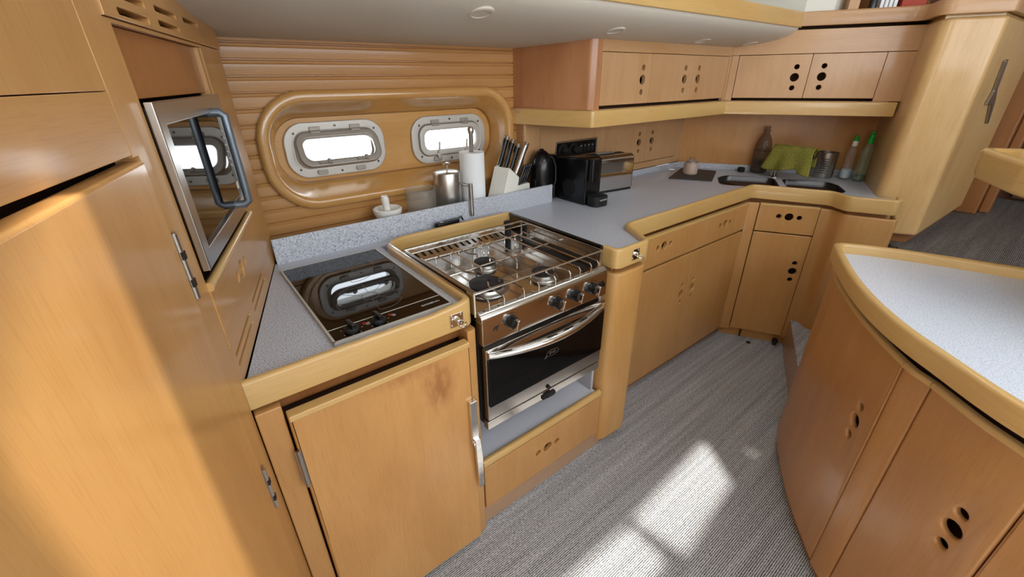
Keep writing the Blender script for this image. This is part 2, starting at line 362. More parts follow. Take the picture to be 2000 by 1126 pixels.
# planked hull side with the window opening
Z0 = .88; zs = [Z0+(1.507-.0455*k) - Z0 for k in range(0, 15)]
prof = []
for k in range(14, -1, -1):
    z = 1.507-.0455*k
    # bead and groove at each joint
    prof += [(.0, z-.0145), (-.0015, z-.0125), (.0, z-.0105), (.001, z-.005), (-.001, z-.003), (-.007, z-.0015), (-.007, z+.0005), (-.0005, z+.002), (.0, z+.004)]
prof = [(0, .86)]+prof+[(0, 1.56), (-.03, 1.56), (-.03, .86)]
bm = NB(); sweep(bm, [(.12, 1.63), (1.46, 1.63)], prof)
wall = struct(fin(bm, 'wall_hull', M_PLANK, ang=20), 'hull side of horizontal varnished planks around the portlights')
c = NB(); prism(c, rrect(.262, 1.0, 1.25, 1.352, .14, 10), -.2, .2, frame(0, 1.63, 0)); bool_cut(wall, c)
# rounded varnished surround and recess
OUT = lambda d: rrect(.236+d, .984+d, 1.278-d, 1.374-d, .165-d, 12)
rings = [(OUT(0), 1.632), (OUT(0), 1.618), (OUT(.003), 1.611), (OUT(.009), 1.607), (OUT(.024), 1.605), (OUT(.033), 1.608), (OUT(.038), 1.616)]
for k in range(1, 7):
    t = k/6; e = t
    rings.append((rrect(.274+.028*e, 1.022+.045*e, 1.240-.030*e, 1.336-.052*e, .127-.035*e, 12), 1.616+.094*t))
bm = NB(); rr = [[bm.verts.new((x, y, z)) for x, z in p] for p, y in rings]
for A, B in zip(rr, rr[1:]):
    for i in range(len(A)): j = (i+1) % len(A); bm.faces.new((A[i], A[j], B[j], B[i]))
s = struct(fin(bm, 'trim_2', M_RECESS, ang=60), 'rounded varnished timber surround of the two portlights')
sd = s.modifiers.new('solid', 'SOLIDIFY'); sd.thickness = .006; sd.offset = -1
PW, PH = .365, .190; PC = [(.511, 1.175), (.993, 1.170)]
def pr(cx, cz, w, h, r): return rrect(cx-w/2, cz-h/2, cx+w/2, cz+h/2, r, 8)
struct(plate('trim_3', frame(0, 1.712, 0), rrect(.29, 1.05, 1.22, 1.30, .08, 8), [pr(a, b, PW-.055, PH-.055, .05) for a, b in PC], .02, M_RECESS, None, .001, off=-.02), 'flat varnished panel behind the portlights')

def portlight(i, cx, cz, opened):
    t = bpy.data.objects.new('window_%d' % i, None); t.empty_display_size = .05
    link(t, None, frame(cx, 1.712, 0, cz)); F = W[t.name]
    struct(t, 'left opening portlight with its sash hanging ajar' if opened else 'right opening portlight with its sash shut')
    T = lambda M: F @ M
    fr = plate('window_frame', F, pr(0, 0, PW, PH, .072), [pr(0, 0, PW-.062, PH-.062, .045)], .014, M_ALU, t, .004)
    plate('rebate', F, pr(0, 0, PW-.04, PH-.04, .06), [pr(0, 0, PW-.100, PH-.092, .036)], .010, M_ALU2, t, .001, off=-.011)
    bm = NB()   # tunnel through the hull
    a = pr(0, 0, PW-.100, PH-.092, .036); b_ = pr(0, 0, PW-.056, PH-.056, .048)
    for P, z0, z1 in ((a, 0, -.06),):
        A = [bm.verts.new((x, y, -.008)) for x, y in P]; B = [bm.verts.new((x, y, -.06)) for x, y in P]
        for k in range(len(A)): j = (k+1) % len(A); bm.faces.new((A[k], A[j], B[j], B[k]))
    fin(bm, 'liner', M_ALU, t, F)
    bm = NB()
    for x, y in ((-.145, .062), (0, .080), (.145, .062), (-.145, -.062), (0, -.080), (.145, -.062)):
        bm = NB(); lathe(bm, [(.0045, .013), (.0045, .0148), (.002, .0152), (0, .0145)], Matrix.Translation((x, y, 0)), 10); fin(bm, 'screw', M_DKSTEEL, t, F)
    for sx in (-1, 1):
        bm = NB(); box(bm, (sx*.072-.019, .056, .012), (sx*.072+.019, .080, .020)); tube(bm, [(sx*.072-.017, .062, .020), (sx*.072+.017, .062, .020)], .006, 10)
        fin(bm, 'hinge', M_ALU2, t, F, bev=.0015)
    if opened or True:
        for sx in (-1, 1):
            bm = NB(); prism(bm, rrect(sx*.072-.018, -.086, sx*.072+.018, -.068, .006), .013, .023); fin(bm, 'catch', M_ALU2, t, F, bev=.002)
    ang = math.radians(-25 if opened else 0)
    S = F @ Matrix.Translation((0, .062, .016)) @ Matrix.Rotation(ang, 4, 'X') @ Matrix.Translation((0, -.062, -.016))
    sa = plate('sash', S, pr(0, 0, PW-.066, PH-.066, .044), [pr(0, 0, PW-.112, PH-.112, .028)], .020, M_ALU2 if opened else M_ALU, t, .005, off=.002)
    plate('pane', S, pr(0, 0, PW-.10, PH-.10, .03), [], .005, M_GLASS, sa, .0005, off=.004)
    for sx in (-1, 1):
        bm = NB()
        if opened:
            tube(bm, [(sx*.068-.022, -.050, .026), (sx*.068+.006, -.049, .028), (sx*.068+.020, -.050, .028)], [.004, .005, .008], 10)
            lathe(bm, [(.0075, 0), (.0075, .012), (.004, .015), (0, .015)], Matrix.Translation((sx*.068+.010, -.046, .022)), 12)
        else:
            tube(bm, [(sx*.068, -.075, .026), (sx*.068, -.045, .030), (sx*.068, -.005, .036)], [.006, .0045, .004], 10)
            lathe(bm, [(.009, 0), (.009, .008), (0, .010)], Matrix.Translation((sx*.068, -.060, .022)), 12)
        fin(bm, 'dog_lever', M_ALU2 if opened else M_ALU, sa, S)
portlight(1, *PC[0], True); portlight(2, *PC[1], False)

bm = NB()
for a, b in (((-2.5, 1.66, -.04), (.225, 1.70, 2.3)), ((1.29, 1.66, -.04), (6.4, 1.70, 2.3)), ((.225, 1.66, -.04), (1.29, 1.70, .97)), ((.225, 1.66, 1.39), (1.29, 1.70, 2.3))): box(bm, a, b)
box(bm, (3.17, .70, -.04), (3.21, 1.66, 2.2))
struct(fin(bm, 'wall_outer', M_BROWN), 'outer hull side behind the lockers')
# low galley ceiling: padded vinyl with a rounded front edge
CEIL = [(1.64, 1.516), (1.52, 1.520), (1.36, 1.527), (1.24, 1.535), (1.16, 1.546), (1.10, 1.560), (1.06, 1.577), (1.035, 1.595), (1.03, 1.606)]
bm = NB(); pr_ = [(-y, z) for y, z in CEIL]+[(-1.03, 1.66), (-1.64, 1.66)]
sweep(bm, [(-.45, 0), (1.2, 0), (2.58, 0)], pr_); struct(fin(bm, 'ceiling', M_LEATHER, ang=50), 'cream padded vinyl ceiling over the galley')
bm = NB(); sweep(bm, [(-.45, 1.03), (2.582, 1.03)], fprof(-.02, .012, 1.607, 1.672, .006)); struct(fin(bm, 'trim_4', WD['fid', 'u']), 'timber edge along the front of the galley ceiling')
LIGHTS = [(.77, 1.11, 1.5575), (1.37, 1.15, 1.548), (2.01, 1.19, 1.5415), (2.43, 1.18, 1.543)]
for k, (x, y, z) in enumerate(LIGHTS):
    t = thing('ceiling_light', ['nearest recessed round ceiling light, over the hob and stove', 'recessed ceiling light in front of the long wall cabinet left end', 'recessed ceiling light before the middle wall cabinet doors', 'recessed ceiling light nearest the padded ceiling end by the sink'][k], 'light', (x, y, z), 0, 'recessed ceiling lights')
    sl_ = [.23, .17, .14, .14][k]; F = W[t.name] @ Matrix.Rotation(-math.atan(sl_), 4, 'X') @ Matrix.Rotation(math.pi, 4, 'X')
    bm = NB(); lathe(bm, [(.037, -.01), (.037, .0005), (.035, .002), (.028, .0025), (.025, -.001), (.025, -.01)], F, 32, cap=False); fin(bm, 'bezel', M_LEATHER, t, I4)
    bm = NB(); lathe(bm, [(.025, -.006), (.018, -.004), (.0, -.003)], F, 24); fin(bm, 'lens', M_ALU2, t, I4)

# deckhouse around and above
bm = NB(); box(bm, (-2.5, 1.50, 1.67), (6.4, 1.54, 2.3)); struct(fin(bm, 'wall_deckhouse', M_CREAM), 'cream deckhouse side above the galley')
ro = plate('ceiling', Matrix.Translation((0, 0, 2.25)), rect(-2.5, -2.5, 6.4, 1.54), [
    ccw([(2.265, .60), (2.150, .43), (1.755, .385), (1.725, .567)]), ccw([(1.700, .560), (1.698, .41), (1.29, .39), (1.14, .565)]),  # roof openings shaped so the sun lands as patches on carpet and door
    rect(.235, .345, .80, .575), rect(.7, -1.3, 1.7, -.5), circ(2.356, .445, .016, 12)], .04, M_CREAM, None, .001)  # small round hole added for a single sun spot on the carpet
struct(ro, 'unseen deckhouse roof with openings shaped to the sun patches')
bm = NB(); box(bm, (-2.5, -2.5, -.04), (6.4, -2.46, 1.35)); box(bm, (-2.5, -2.5, 2.1), (6.4, -2.46, 2.3)); box(bm, (2.8, -2.5, 1.35), (6.4, -2.46, 2.1)); box(bm, (-2.5, -2.5, 1.35), (-1.6, -2.46, 2.1))
struct(fin(bm, 'wall_aft', M_CREAM), 'cream wall with the long saloon window')
bm = NB(); box(bm, (-2.5, -2.46, -.04), (-2.46, -1.6, 2.3)); box(bm, (-2.5, -.2, -.04), (-2.46, 1.54, 2.3)); box(bm, (-2.5, -1.6, -.04), (-2.46, -.2, .6))
struct(fin(bm, 'wall_port', WD['low', 'z']), 'timber wall with the companionway opening')
bm = NB(); box(bm, (6.36, -2.46, .6), (6.4, 1.5, 2.3)); struct(fin(bm, 'wall_forward', M_DARKWOOD), 'dark wooden wall at the forward end of the saloon')

# ------------------------------------------------------------------ tall cabinet on the left with the microwave
HOLES3V = lambda x, z: [circ(x, z+.047, .0115, 20), circ(x, z, .0190), circ(x, z-.048, .0115, 20)]
HOLES3H = lambda x, z: [circ(x-.046, z, .0115, 20), circ(x, z, .0190), circ(x+.046, z, .0115, 20)]
FL = frame(-.009, .823, 73.7); dL = Vector((.28067, .9598)); nL = Vector((.9598, -.28067)); P0 = Vector((-.009, .823))
def PL(u, n=0): q = P0+dL*u+nL*n; return (q.x, q.y)
tc_ = thing('tall_cabinet', 'tall honey wood cabinet at left housing the microwave above a hinged door', 'cabinet', (*PL(-.2, -.2), 0))
bm = NB(); prism(bm, ccw([PL(-1.3, -.075), PL(.66, -.075), PL(.68, -.03), (.192, 1.625), (-.55, 1.625), PL(-1.3, -.6)]), 0, 1.64)
cb = fin(bm, 'body', M_INSIDE, tc_)
c = NB(); prism(c, rect(.003, 1.116, .458, 1.376), -.36, .05, FL); bool_cut(cb, c)
plate('face_frame', FL, [(-1.3, .02), (.005, .02), (-.004, .875), (-.004, .9565), (.70, .9565), (.70, 1.4755), (-.02, 1.4755), (-.02, 1.64), (-1.3, 1.64)],
      [[(-.80, .10), (-.070, .10), (-.070, 1.3145), (-.088, 1.3145), (-.088, 1.63), (-.80, 1.63)], rect(.002, .962, .485, 1.470)], .028, WD['low', 'y'], tc_, .0008, off=-.028)
plate('upper_panel', FL, rect(-.799, 1.392, -.089, 1.629), [], .02, WD['low', 'y'], tc_, .001, off=-.0215)
plate('drawer_front', FL, rect(-.799, 1.3175, -.089, 1.391), [], .02, WD['low', 'x'], tc_, .001, off=-.0205)
plate('inset_panel', FL, rect(.004, 1.379, .458, 1.469), [], .014, M_PANEL, tc_, .001, off=-.024)
plate('face_stile', FL, rect(.4595, 1.10, .483, 1.469), [], .018, WD['low', 'y'], tc_, .001, off=-.020)
def slot(u0, u1, z, h=.0085): return rrect(u0, z-h/2, u1, z+h/2, h/2-.0001, 5)
va = plate('vent_panel', FL, [(-.0195, 1.4765), (.70, 1.4765), (.70, 1.55), (.55, 1.60), (-.0195, 1.62)], [slot(.03, .155, 1.487), slot(.205, .33, 1.490), slot(.03, .155, 1.508), slot(.205, .33, 1.511), slot(.03, .155, 1.529), slot(.38, .50, 1.513)], .024, WD['low', 'x'], tc_, .002, off=-.020)
vb = plate('vent_panel', FL, rect(-.001, .8765, .70, .9550), [slot(.03, .21, .932), slot(.03, .21, .911), slot(.26, .46, .934), slot(.26, .46, .913)], .022, WD['low', 'x'], tc_, .0015, off=-.024)
fp = plate('flap_door', FL, rect(.004, .9635, .483, 1.082), HOLES3H(.241, 1.028), .02, WD['low', 'x'], tc_, .002, off=-.018)
bm = NB(); tube(bm, [(.002, 1.089, .002), (.483, 1.089, .002)], .0085, 12); fin(bm, 'lip', WD['fid', 'x'], fp, FL)
hx, hy = PL(-.071); FD = frame(hx, hy, 73.7+3.0)
dr = plate('door', FD, rrect(-.724, .105, -.001, 1.309, .003), [], .026, WD['door', 'y'], tc_, .005, off=-.022)
for z in (1.155, .680):
    bm = NB(); box(bm, (-.014, z-.052, -.001), (.016, z+.052, .003)); tube(bm, [(.001, z-.052, .004), (.001, z+.052, .004)], .0042, 10)
    h = fin(bm, 'hinge', M_BRUSH, tc_, FL @ Matrix.Translation((-.071, 0, .001)), bev=.0006)
    for dz in (.018, -.026): bm = NB(); box(bm, (-.003, z+dz-.006, .003), (.007, z+dz+.006, .0086)); fin(bm, 'hinge_gap', M_GAP, h, W[h.name])

# microwave
mw = thing('microwave', 'built-in stainless steel microwave with a dark glass door and grey bar handle', 'microwave', (*PL(.23, -.15), 1.118))
plate('front_frame', FL, rect(.002, 1.119, .458, 1.3755), [rect(.034, 1.150, .430, 1.343)], .012, M_BRUSH, mw, .002, off=.002)
plate('door_glass', FL, rect(.030, 1.146, .434, 1.347), [], .006, M_BGLASS, mw, .0005, off=.002)
bm = NB(); prism(bm, rect(.006, 1.122, .454, 1.368), -.34, .002, FL); fin(bm, 'body', M_DKSTEEL, mw)
bm = NB(); tube(bm, [(.330, 1.343, .006), (.330, 1.343, .028), (.330, 1.336, .037), (.330, 1.30, .037), (.330, 1.19, .037), (.330, 1.157, .037), (.330, 1.150, .028), (.330, 1.150, .006)], .0085, 12)
fin(bm, 'handle', mat('blue_grey_handle', (118, 126, 134), .35, .6), mw, FL)
for z in (1.30, 1.285, 1.27, 1.255, 1.24, 1.225):
    bm = NB(); lathe(bm, [(.0028, 0), (.0028, .002), (0, .0028)], Matrix.Translation((.410, z, .008)), 10); fin(bm, 'indicator', M_MARK, mw, FL)
bm = NB(); prism(bm, rect(.404, 1.170, .420, 1.186), .008, .0088); fin(bm, 'sticker', M_WPLAST, mw, FL)

# ------------------------------------------------------------------ worktops
wt = thing('galley_worktop', 'grey speckled worktop running from the hob round to the sink, with timber edging', 'worktop', (1.3, 1.2, .85))
S0 = Vector((2.309, .981)); dS = Vector((math.cos(math.radians(-60.5)), math.sin(math.radians(-60.5)))); nS = Vector((dS.y, -dS.x))
def PS(s, t): q = S0+dS*s-nS*t; return (q.x, q.y)   # t grows towards the wall behind the sink
B1 = [PS(-.125, .075), PS(.165, .075), PS(.165, .355), PS(-.075, .355), PS(-.135, .27)]
B2 = [PS(.20, .075), PS(.44, .075), PS(.455, .12), PS(.455, .26), PS(.42, .335), PS(.20, .345)]
hole1 = fillet(ccw(B1), .045, True); hole2 = fillet(ccw(B2), .045, True)
EDGE2 = fillet([(1.068, .87), (1.070, .806), (1.243, .806), (1.328, .968), (2.362, .968), (2.496, .656), (2.438, .573), (2.466, .515), (2.520, .392), (2.622, .42)], {1: .045, 2: .045, 3: .05, 4: .03, 5: .045, 6: .05, 7: .05, 8: .05}, n=7)
top = [(-.004, .838), (.50, .838), (.502, 1.398), (1.080, 1.398)]+[(p[0]-n.x*.011, p[1]-n.y*.011) for p, n in zip(EDGE2, normals2(EDGE2))]+[(2.62, .51), (2.959, .653), (3.11, .715), (2.612, 1.578), (1.44, 1.578), (1.385, 1.46), (.176, 1.46)]
plate('worktop_surface', Matrix.Translation((0, 0, .845)), top, [hole1, hole2], .03, M_TOP, wt, .0008)
EDGE1 = fillet([(-.010, .823), (.25, .823), (.40, .823), (.44, .823), (.518, .823), (.518, 1.385), (1.072, 1.385)], {4: .05, 5: .09}, n=8)
EDGE1 = [(x, y, -.009 if x < .41 and y < .83 else (-.009*(.50-x)/.10 if x < .50 and y < .83 else 0)) for x, y in EDGE1]
bm = NB(); sweep(bm, EDGE1, fprof(-.020, 0, .821, .896, .008), zmin=.85); fin(bm, 'timber_edging', WD['fid', 'u'], wt)
bm = NB(); sweep(bm, EDGE2, fprof(-.020, 0, .824, .894, .008)); fin(bm, 'timber_edging', WD['fid', 'u'], wt)
bm = NB(); sweep(bm, [(p[0]-n.x*.034, p[1]-n.y*.034) for p, n in zip(EDGE2[8:], normals2(EDGE2)[8:])], [(-.012, .775), (0, .775), (0, .844), (-.012, .844)]); fin(bm, 'under_edge', M_BROWN, wt)
bm = NB(); box(bm, (.012, .862, .775), (.492, .874, .844)); fin(bm, 'under_edge', M_BROWN, wt)
bm = NB(); sweep(bm, [(1.073, 1.385), (1.066, .872)], fprof(-.006, .004, .80, .890, .003)); tube(bm, [(1.070, 1.383, .890), (1.065, .872, .890)], .006, 10); fin(bm, 'steel_edge', M_DKSTEEL, wt)
bm = NB(); tube(bm, [(.514, .865, .8955), (.514, 1.345, .8955)], .004, 8); fin(bm, 'steel_edge', M_STEEL, wt)
bm = NB(); sweep(bm, [(.181, 1.448), (1.375, 1.450), (1.432, 1.572)], fprof(-.012, 0, .872, .957, .003, .002)); fin(bm, 'backsplash', M_TOP, wt)
bm = NB(); sweep(bm, fillet([(1.436, 1.576), (2.607, 1.576), (3.09, .739)], .05), fprof(-.0, .010, .873, .907, .004, .001)); fin(bm, 'backsplash', M_TOP, wt)
bm = NB(); prism(bm, [(.19, 1.458), (1.38, 1.458), (1.43, 1.57), (1.42, 1.627), (.20, 1.627)], .882, .900); fin(bm, 'ledge', M_TOP, wt)
for (x0, x1, n_, dy) in ((0, 1, 7, 0),):   # drainer grooves either side of the board
    for k in range(6):
        bm = NB(); a = Vector((2.20+.062*k*.9, 1.40+.030*k*.9)); d = Vector((-.085, .012)); q = a+d
        tube(bm, [(a.x, a.y, .8752), (q.x, q.y, .8752)], .0022, 6, flat=.3); fin(bm, 'drainer_groove', M_WHITE, wt)
    for k in range(6):
        bm = NB(); a = Vector((2.352+.052*k, 1.187+.020*k)); d = Vector((.036, -.004)); q = a+d
        tube(bm, [(a.x, a.y, .8752), (q.x, q.y, .8752)], .0022, 6, flat=.3); fin(bm, 'drainer_groove', M_WHITE, wt)
for (x, z) in ((.461, .854), (1.162, .860)):
    yy = .823 if x < 1 else .806; F = frame(x, yy, 0, z)
    c_ = plate('cooker_catch', F, rrect(-.019, -.019, .019, .019, .002), [], .002, M_CHROME, wt, .0006, off=.0005)
    for sx in (-1, 1):
        for sy in (-1, 1): bm = NB(); lathe(bm, [(.0035, .002), (.003, .0038), (0, .0045)], Matrix.Translation((sx*.0135, sy*.0135, 0)), 10); fin(bm, 'screw', M_CHROME, c_, F)
    bm = NB(); lathe(bm, [(.008, .002), (.007, .010), (.006, .012), (0, .012)], Matrix.Translation((.002, .001, 0)), 14)
    tube(bm, arc3((.006, -.006, .018), .010, 0, 330, 12, (1, 0, 0), (0, -.35, .93)), .0028, 8); fin(bm, 'ring', M_CHROME, c_, F)

M_SINK = mat('sink_steel', (92, 91, 92), .36, 1)
sk = thing('double_sink', 'twin stainless steel sink bowls sunk in the worktop below the wall cabinets', 'sink', (*PS(.16, .2), .70))
for nm, H_, dp in (('left_bowl', hole1, .15), ('right_bowl', hole2, .13)):
    bm = NB(); cx_ = sum(p[0] for p in H_)/len(H_); cy_ = sum(p[1] for p in H_)/len(H_); rr = []
    for k, z in ((1.008, .8755), (.985, .873), (.97, .84), (.95, .875-dp+.02), (.88, .875-dp), (.2, .873-dp), (.05, .871-dp)):
        rr.append([bm.verts.new((cx_+(x-cx_)*k, cy_+(y-cy_)*k, z)) for x, y in H_])
    for A, B in zip(rr, rr[1:]):
        for i in range(len(A)): j = (i+1) % len(A); bm.faces.new((A[i], A[j], B[j], B[i]))
    bm.faces.new(rr[-1]); b_ = fin(bm, 'bowl', M_SINK, sk, ang=50)
    bm = NB(); lathe(bm, [(.032, .0), (.032, .004), (.026, .006), (.02, .002), (0, .002)], Matrix.Translation((cx_, cy_, .874-dp)), 20); fin(bm, 'drain', M_DKSTEEL, b_)

# ------------------------------------------------------------------ base cabinets
def holed(name, F, x0, z0, x1, z1, holes, m, parent, t=.018, bev=.003, off=None):
    return plate(name, F, rrect(x0, z0, x1, z1, .003), holes, t, m, parent, bev, off=-t if off is None else off)
hb = thing('hob_base_cabinet', 'golden wood base cabinet under the hob with one door and a chrome latch', 'cabinet', (.25, 1.1, 0))
bm = NB(); prism(bm, ccw([(.02, .89), (.494, .89), (.494, 1.36), (.494, 1.44), (.2, 1.44)]), 0, .843); fin(bm, 'body', M_INSIDE, hb)
F0 = frame(0, .823, 0)
plate('face_stile', F0, rrect(-.008, .0, .040, .812, .003), [], .03, WD['low', 'y'], hb, .003, off=-.022)
bm = NB(); prism(bm, ccw(fillet([(.486, .865), (.486, .816), (.516, .816), (.516, .865)], {2: .02}, n=5)), .0, .809); fin(bm, 'face_stile', WD['low', 'z'], hb, bev=.002)
d_ = plate('door', F0, rrect(.044, .012, .482, .789, .004), [], .026, WD['hobdoor', 'y'], hb, .006, off=-.002)
bm = NB(); prism(bm, rrect(.0445, .775, .4815, .7895, .003), -.003, .0255, F0); fin(bm, 'top_lipping', WD['fid', 'x'], d_, bev=.005)  # pale lipping; its lightness also stands for skylight on the door's top edge
bm = NB(); tube(bm, [(.0425, .70, .026), (.0425, .595, .026)], .0048, 10); box(bm, (.036, .60, .018), (.050, .695, .024)); fin(bm, 'hinge', M_BRUSH, hb, F0, bev=.0006)
bm = NB(); box(bm, (.462, .455, .024), (.485, .604, .038)); lt = fin(bm, 'latch', M_CHROME, hb, F0, bev=.002)
bm = NB(); prism(bm, [(.466, .47), (.484, .47), (.490, .40), (.490, .272), (.473, .272), (.468, .40)], .036, .046); fin(bm, 'lever', M_CHROME, lt, F0, bev=.002)
bm = NB(); tube(bm, [(.463, .452, .038), (.486, .452, .038)], .007, 10); fin(bm, 'pivot', M_BRUSH, lt, F0)

du = thing('stove_drawer_unit', 'low wooden unit below the stove with a white shelf and one drawer', 'cabinet', (.8, 1.1, 0))
bm = NB(); box(bm, (.522, .875, .0), (1.072, 1.36, .279)); fin(bm, 'body', M_INSIDE, du)
bm = NB(); box(bm, (.520, .838, .280), (1.070, 1.397, .293)); fin(bm, 'shelf', M_LAM, du)
bm = NB(); box(bm, (1.058, .862, .293), (1.070, 1.378, .80)); box(bm, (.519, .862, .293), (.5235, 1.378, .80)); box(bm, (.519, 1.383, .293), (1.07, 1.395, .80)); fin(bm, 'side_lining', M_GREYPANEL, du)
bm = NB(); sweep(bm, [(.520, .828), (1.078, .828)], fprof(-.018, .006, .276, .303, .010, .006)); fin(bm, 'shelf_lip', WD['fid', 'u'], du)
holed('drawer', F0, .521, .088, 1.076, .273, HOLES3H(.800, .188), WD['low', 'y'], du, t=.02)
bm = NB(); box(bm, (.518, .836, 0), (1.112, .846, .083)); fin(bm, 'kick_board', M_KICK, du)

mc = thing('long_base_cabinet', 'long base cabinet with a wide drawer over two doors and a rounded end post', 'cabinet', (1.7, 1.3, 0))
bm = NB(); prism(bm, ccw([(1.295, 1.07), (2.36, 1.07), (2.44, .99), (2.58, 1.48), (1.295, 1.48)]), 0.04, .843); fin(bm, 'body', M_INSIDE, mc)
post = fillet([(1.078, 1.02), (1.078, .812), (1.240, .807), (1.305, .958), (1.305, 1.02)], {1: .045, 2: .045}, n=7)
bm = NB(); prism(bm, ccw(post), .035, .802)
pf = fin(bm, 'rounded_post', WD['door', 'y'] if False else wood('post_veneer', (198, 151, 90), 'z'), mc, bev=.010, seg=3)
bm = NB(); prism(bm, ccw([(1.09, 1.01), (1.09, .846), (1.20, .84), (1.27, .985)]), 0, .85); fin(bm, 'post_core', M_BROWN, mc)
FM = frame(0, .958, 0)
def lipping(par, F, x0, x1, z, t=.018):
    bm = NB(); prism(bm, rrect(x0, z-.011, x1, z+.0005, .002), -t-.001, .0015, F); fin(bm, 'top_lipping', WD['fid', 'x'], par, bev=.004)  # lighter wood strip; skylight on the drawer top is put into its colour
dr1 = holed('drawer', FM, 1.308, .662, 2.326, .808, HOLES3H(1.585, .745)+HOLES3H(2.107, .737), WD['low', 'y'], mc)
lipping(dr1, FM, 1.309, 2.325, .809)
holed('door', FM, 1.308, .046, 1.8465, .652, HOLES3V(1.800, .443), WD['low', 'y'], mc)
holed('door', FM, 1.8485, .046, 2.326, .652, HOLES3V(1.894, .449), WD['low', 'y'], mc)
bm = NB(); box(bm, (1.20, .985, 0), (2.34, .998, .05)); fin(bm, 'kick_board', M_BROWN, mc)

sc_ = thing('sink_base_cabinet', 'angled base cabinet below the sink with a small drawer, narrow door and curved end', 'cabinet', (2.6, .9, 0))
FS = frame(2.353, .917, -61)
bm = NB(); prism(bm, ccw([(2.45, .965), (2.58, .72), (2.54, .61), (2.60, .45), (2.64, .53), (3.03, .72), (2.62, 1.47)]), .03, .843); fin(bm, 'body', M_INSIDE, sc_)
bm = NB(); sweep(bm, fillet([(2.327, .960), (2.332, .950), (2.352, .919)], {1: .02}), fprof(-.02, 0, .046, .808, .006)); fin(bm, 'corner_post', WD['low', 'uy'], sc_)
dr2 = holed('drawer', FS, .002, .662, .270, .808, HOLES3H(.145, .748), WD['low', 'y'], sc_)
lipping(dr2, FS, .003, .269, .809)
holed('door', FS, .002, .060, .270, .656, HOLES3V(.230, .458), WD['low', 'y'], sc_)
endp = fillet([(2.4848, .6792), (2.506, .640), (2.458, .575), (2.468, .52), (2.525, .382), (2.64, .42)], {1: .05, 2: .05, 3: .04, 4: .035}, n=6)
bm = NB(); sweep(bm, endp, fprof(-.018, 0, .05, .806, .008)); fin(bm, 'curved_end', WD['low', 'uy'], sc_)
bm = NB(); sweep(bm, [(2.34, .97), (2.375, .905), (2.52, .645)], fprof(-.012, -.024, .0, .062, .001, .001)[::-1]); fin(bm, 'kick_board', WD['low', 'u'], sc_)
bm = NB(); tube(bm, [(2.470, .700, .028), (2.455, .692, .028)], .016, 12); tube(bm, [(2.461, .696, .028), (2.455, .692, .010)], .011, 10); fin(bm, 'drain_fitting', M_RUBBER, sc_)
bm = NB(); tube(bm, [(2.385, .862, .012), (2.385, .862, .055)], .005, 8); fin(bm, 'drain_slot', M_GAP, sc_)
fp_ = tag(fin((lambda b: (lathe(b, [(.013, 0), (.013, .002), (.011, .003), (0, .003)], Matrix.Translation((2.375, .80, .0)), 18), b)[1])(NB()), 'floor_plug', M_RUBBER), 'small black round plug in the carpet before the sink cabinet', 'plug')

# step up between sink cabinet and island
st = thing('step', 'low wooden step topped with woven carpet between the sink cabinet and the island', 'step', (2.3, .4, 0))
stp = ccw([(2.515, .672), (2.143, .498), (1.83, .352), (1.95, .1), (2.10, .1), (2.15, .26), (2.42, .372), (2.54, .40), (2.49, .59)])
bm = NB(); prism(bm, stp, 0, .162); fin(bm, 'riser', M_KICK, st)
bm = NB(); prism(bm, stp, .162, .172); fin(bm, 'tread', M_CARPET, st, bev=.002)

# ------------------------------------------------------------------ wall cabinets
wc = thing('long_wall_cabinet', 'wall cabinet of three doors with a stained end panel above the coffee machine', 'cabinet', (1.9, 1.45, 1.29))
FU = frame(0, 1.262, 0)
bm = NB(); prism(bm, ccw([(1.445, 1.345), (2.50, 1.345), (2.62, 1.573), (1.445, 1.573)]), 1.284, 1.60); fin(bm, 'body', M_INSIDE, wc)
ep = fillet([(1.288, 1.632), (1.388, 1.272), (1.414, 1.262), (1.442, 1.262)], {1: .03, 2: .02})
bm = NB(); sweep(bm, ep, [(-.018, 1.283), (0, 1.283), (0, 1.58), (-.018, 1.58)]); fin(bm, 'end_panel', wood('stained_end_panel', (188, 132, 90), 'uy', blotch=.7, var=.22), wc)
plate('top_rail', FU, rect(1.442, 1.4925, 2.447, 1.58), [], .02, WD['up', 'x'], wc, .001, off=-.02)
for x0, x1, hx_ in ((1.4445, 1.7655, 1.712), (1.7675, 2.1005, 2.036), (2.1025, 2.418, 2.152)):
    holed('door', FU, x0, 1.2965, x1, 1.4905, HOLES3V(hx_, 1.390), WD['up', 'y'], wc, bev=.0015)
plate('corner_stile', FU, rect(2.420, 1.284, 2.444, 1.4915), [], .02, WD['up', 'y'], wc, .001, off=-.019)
bm = NB(); sweep(bm, fillet([(1.262, 1.632), (1.385, 1.240), (2.436, 1.240), (2.440, 1.233)], {1: .02}), fprof(-.03, 0, 1.217, 1.281, .006)); fin(bm, 'valance', WD['fid', 'u'], wc)
bm = NB(); prism(bm, ccw([(1.27, 1.60), (1.40, 1.262), (2.45, 1.262), (2.63, 1.575), (1.42, 1.575), (1.42, 1.625)]), 1.262, 1.283); fin(bm, 'base_panel', WD['up', 'x'], wc)

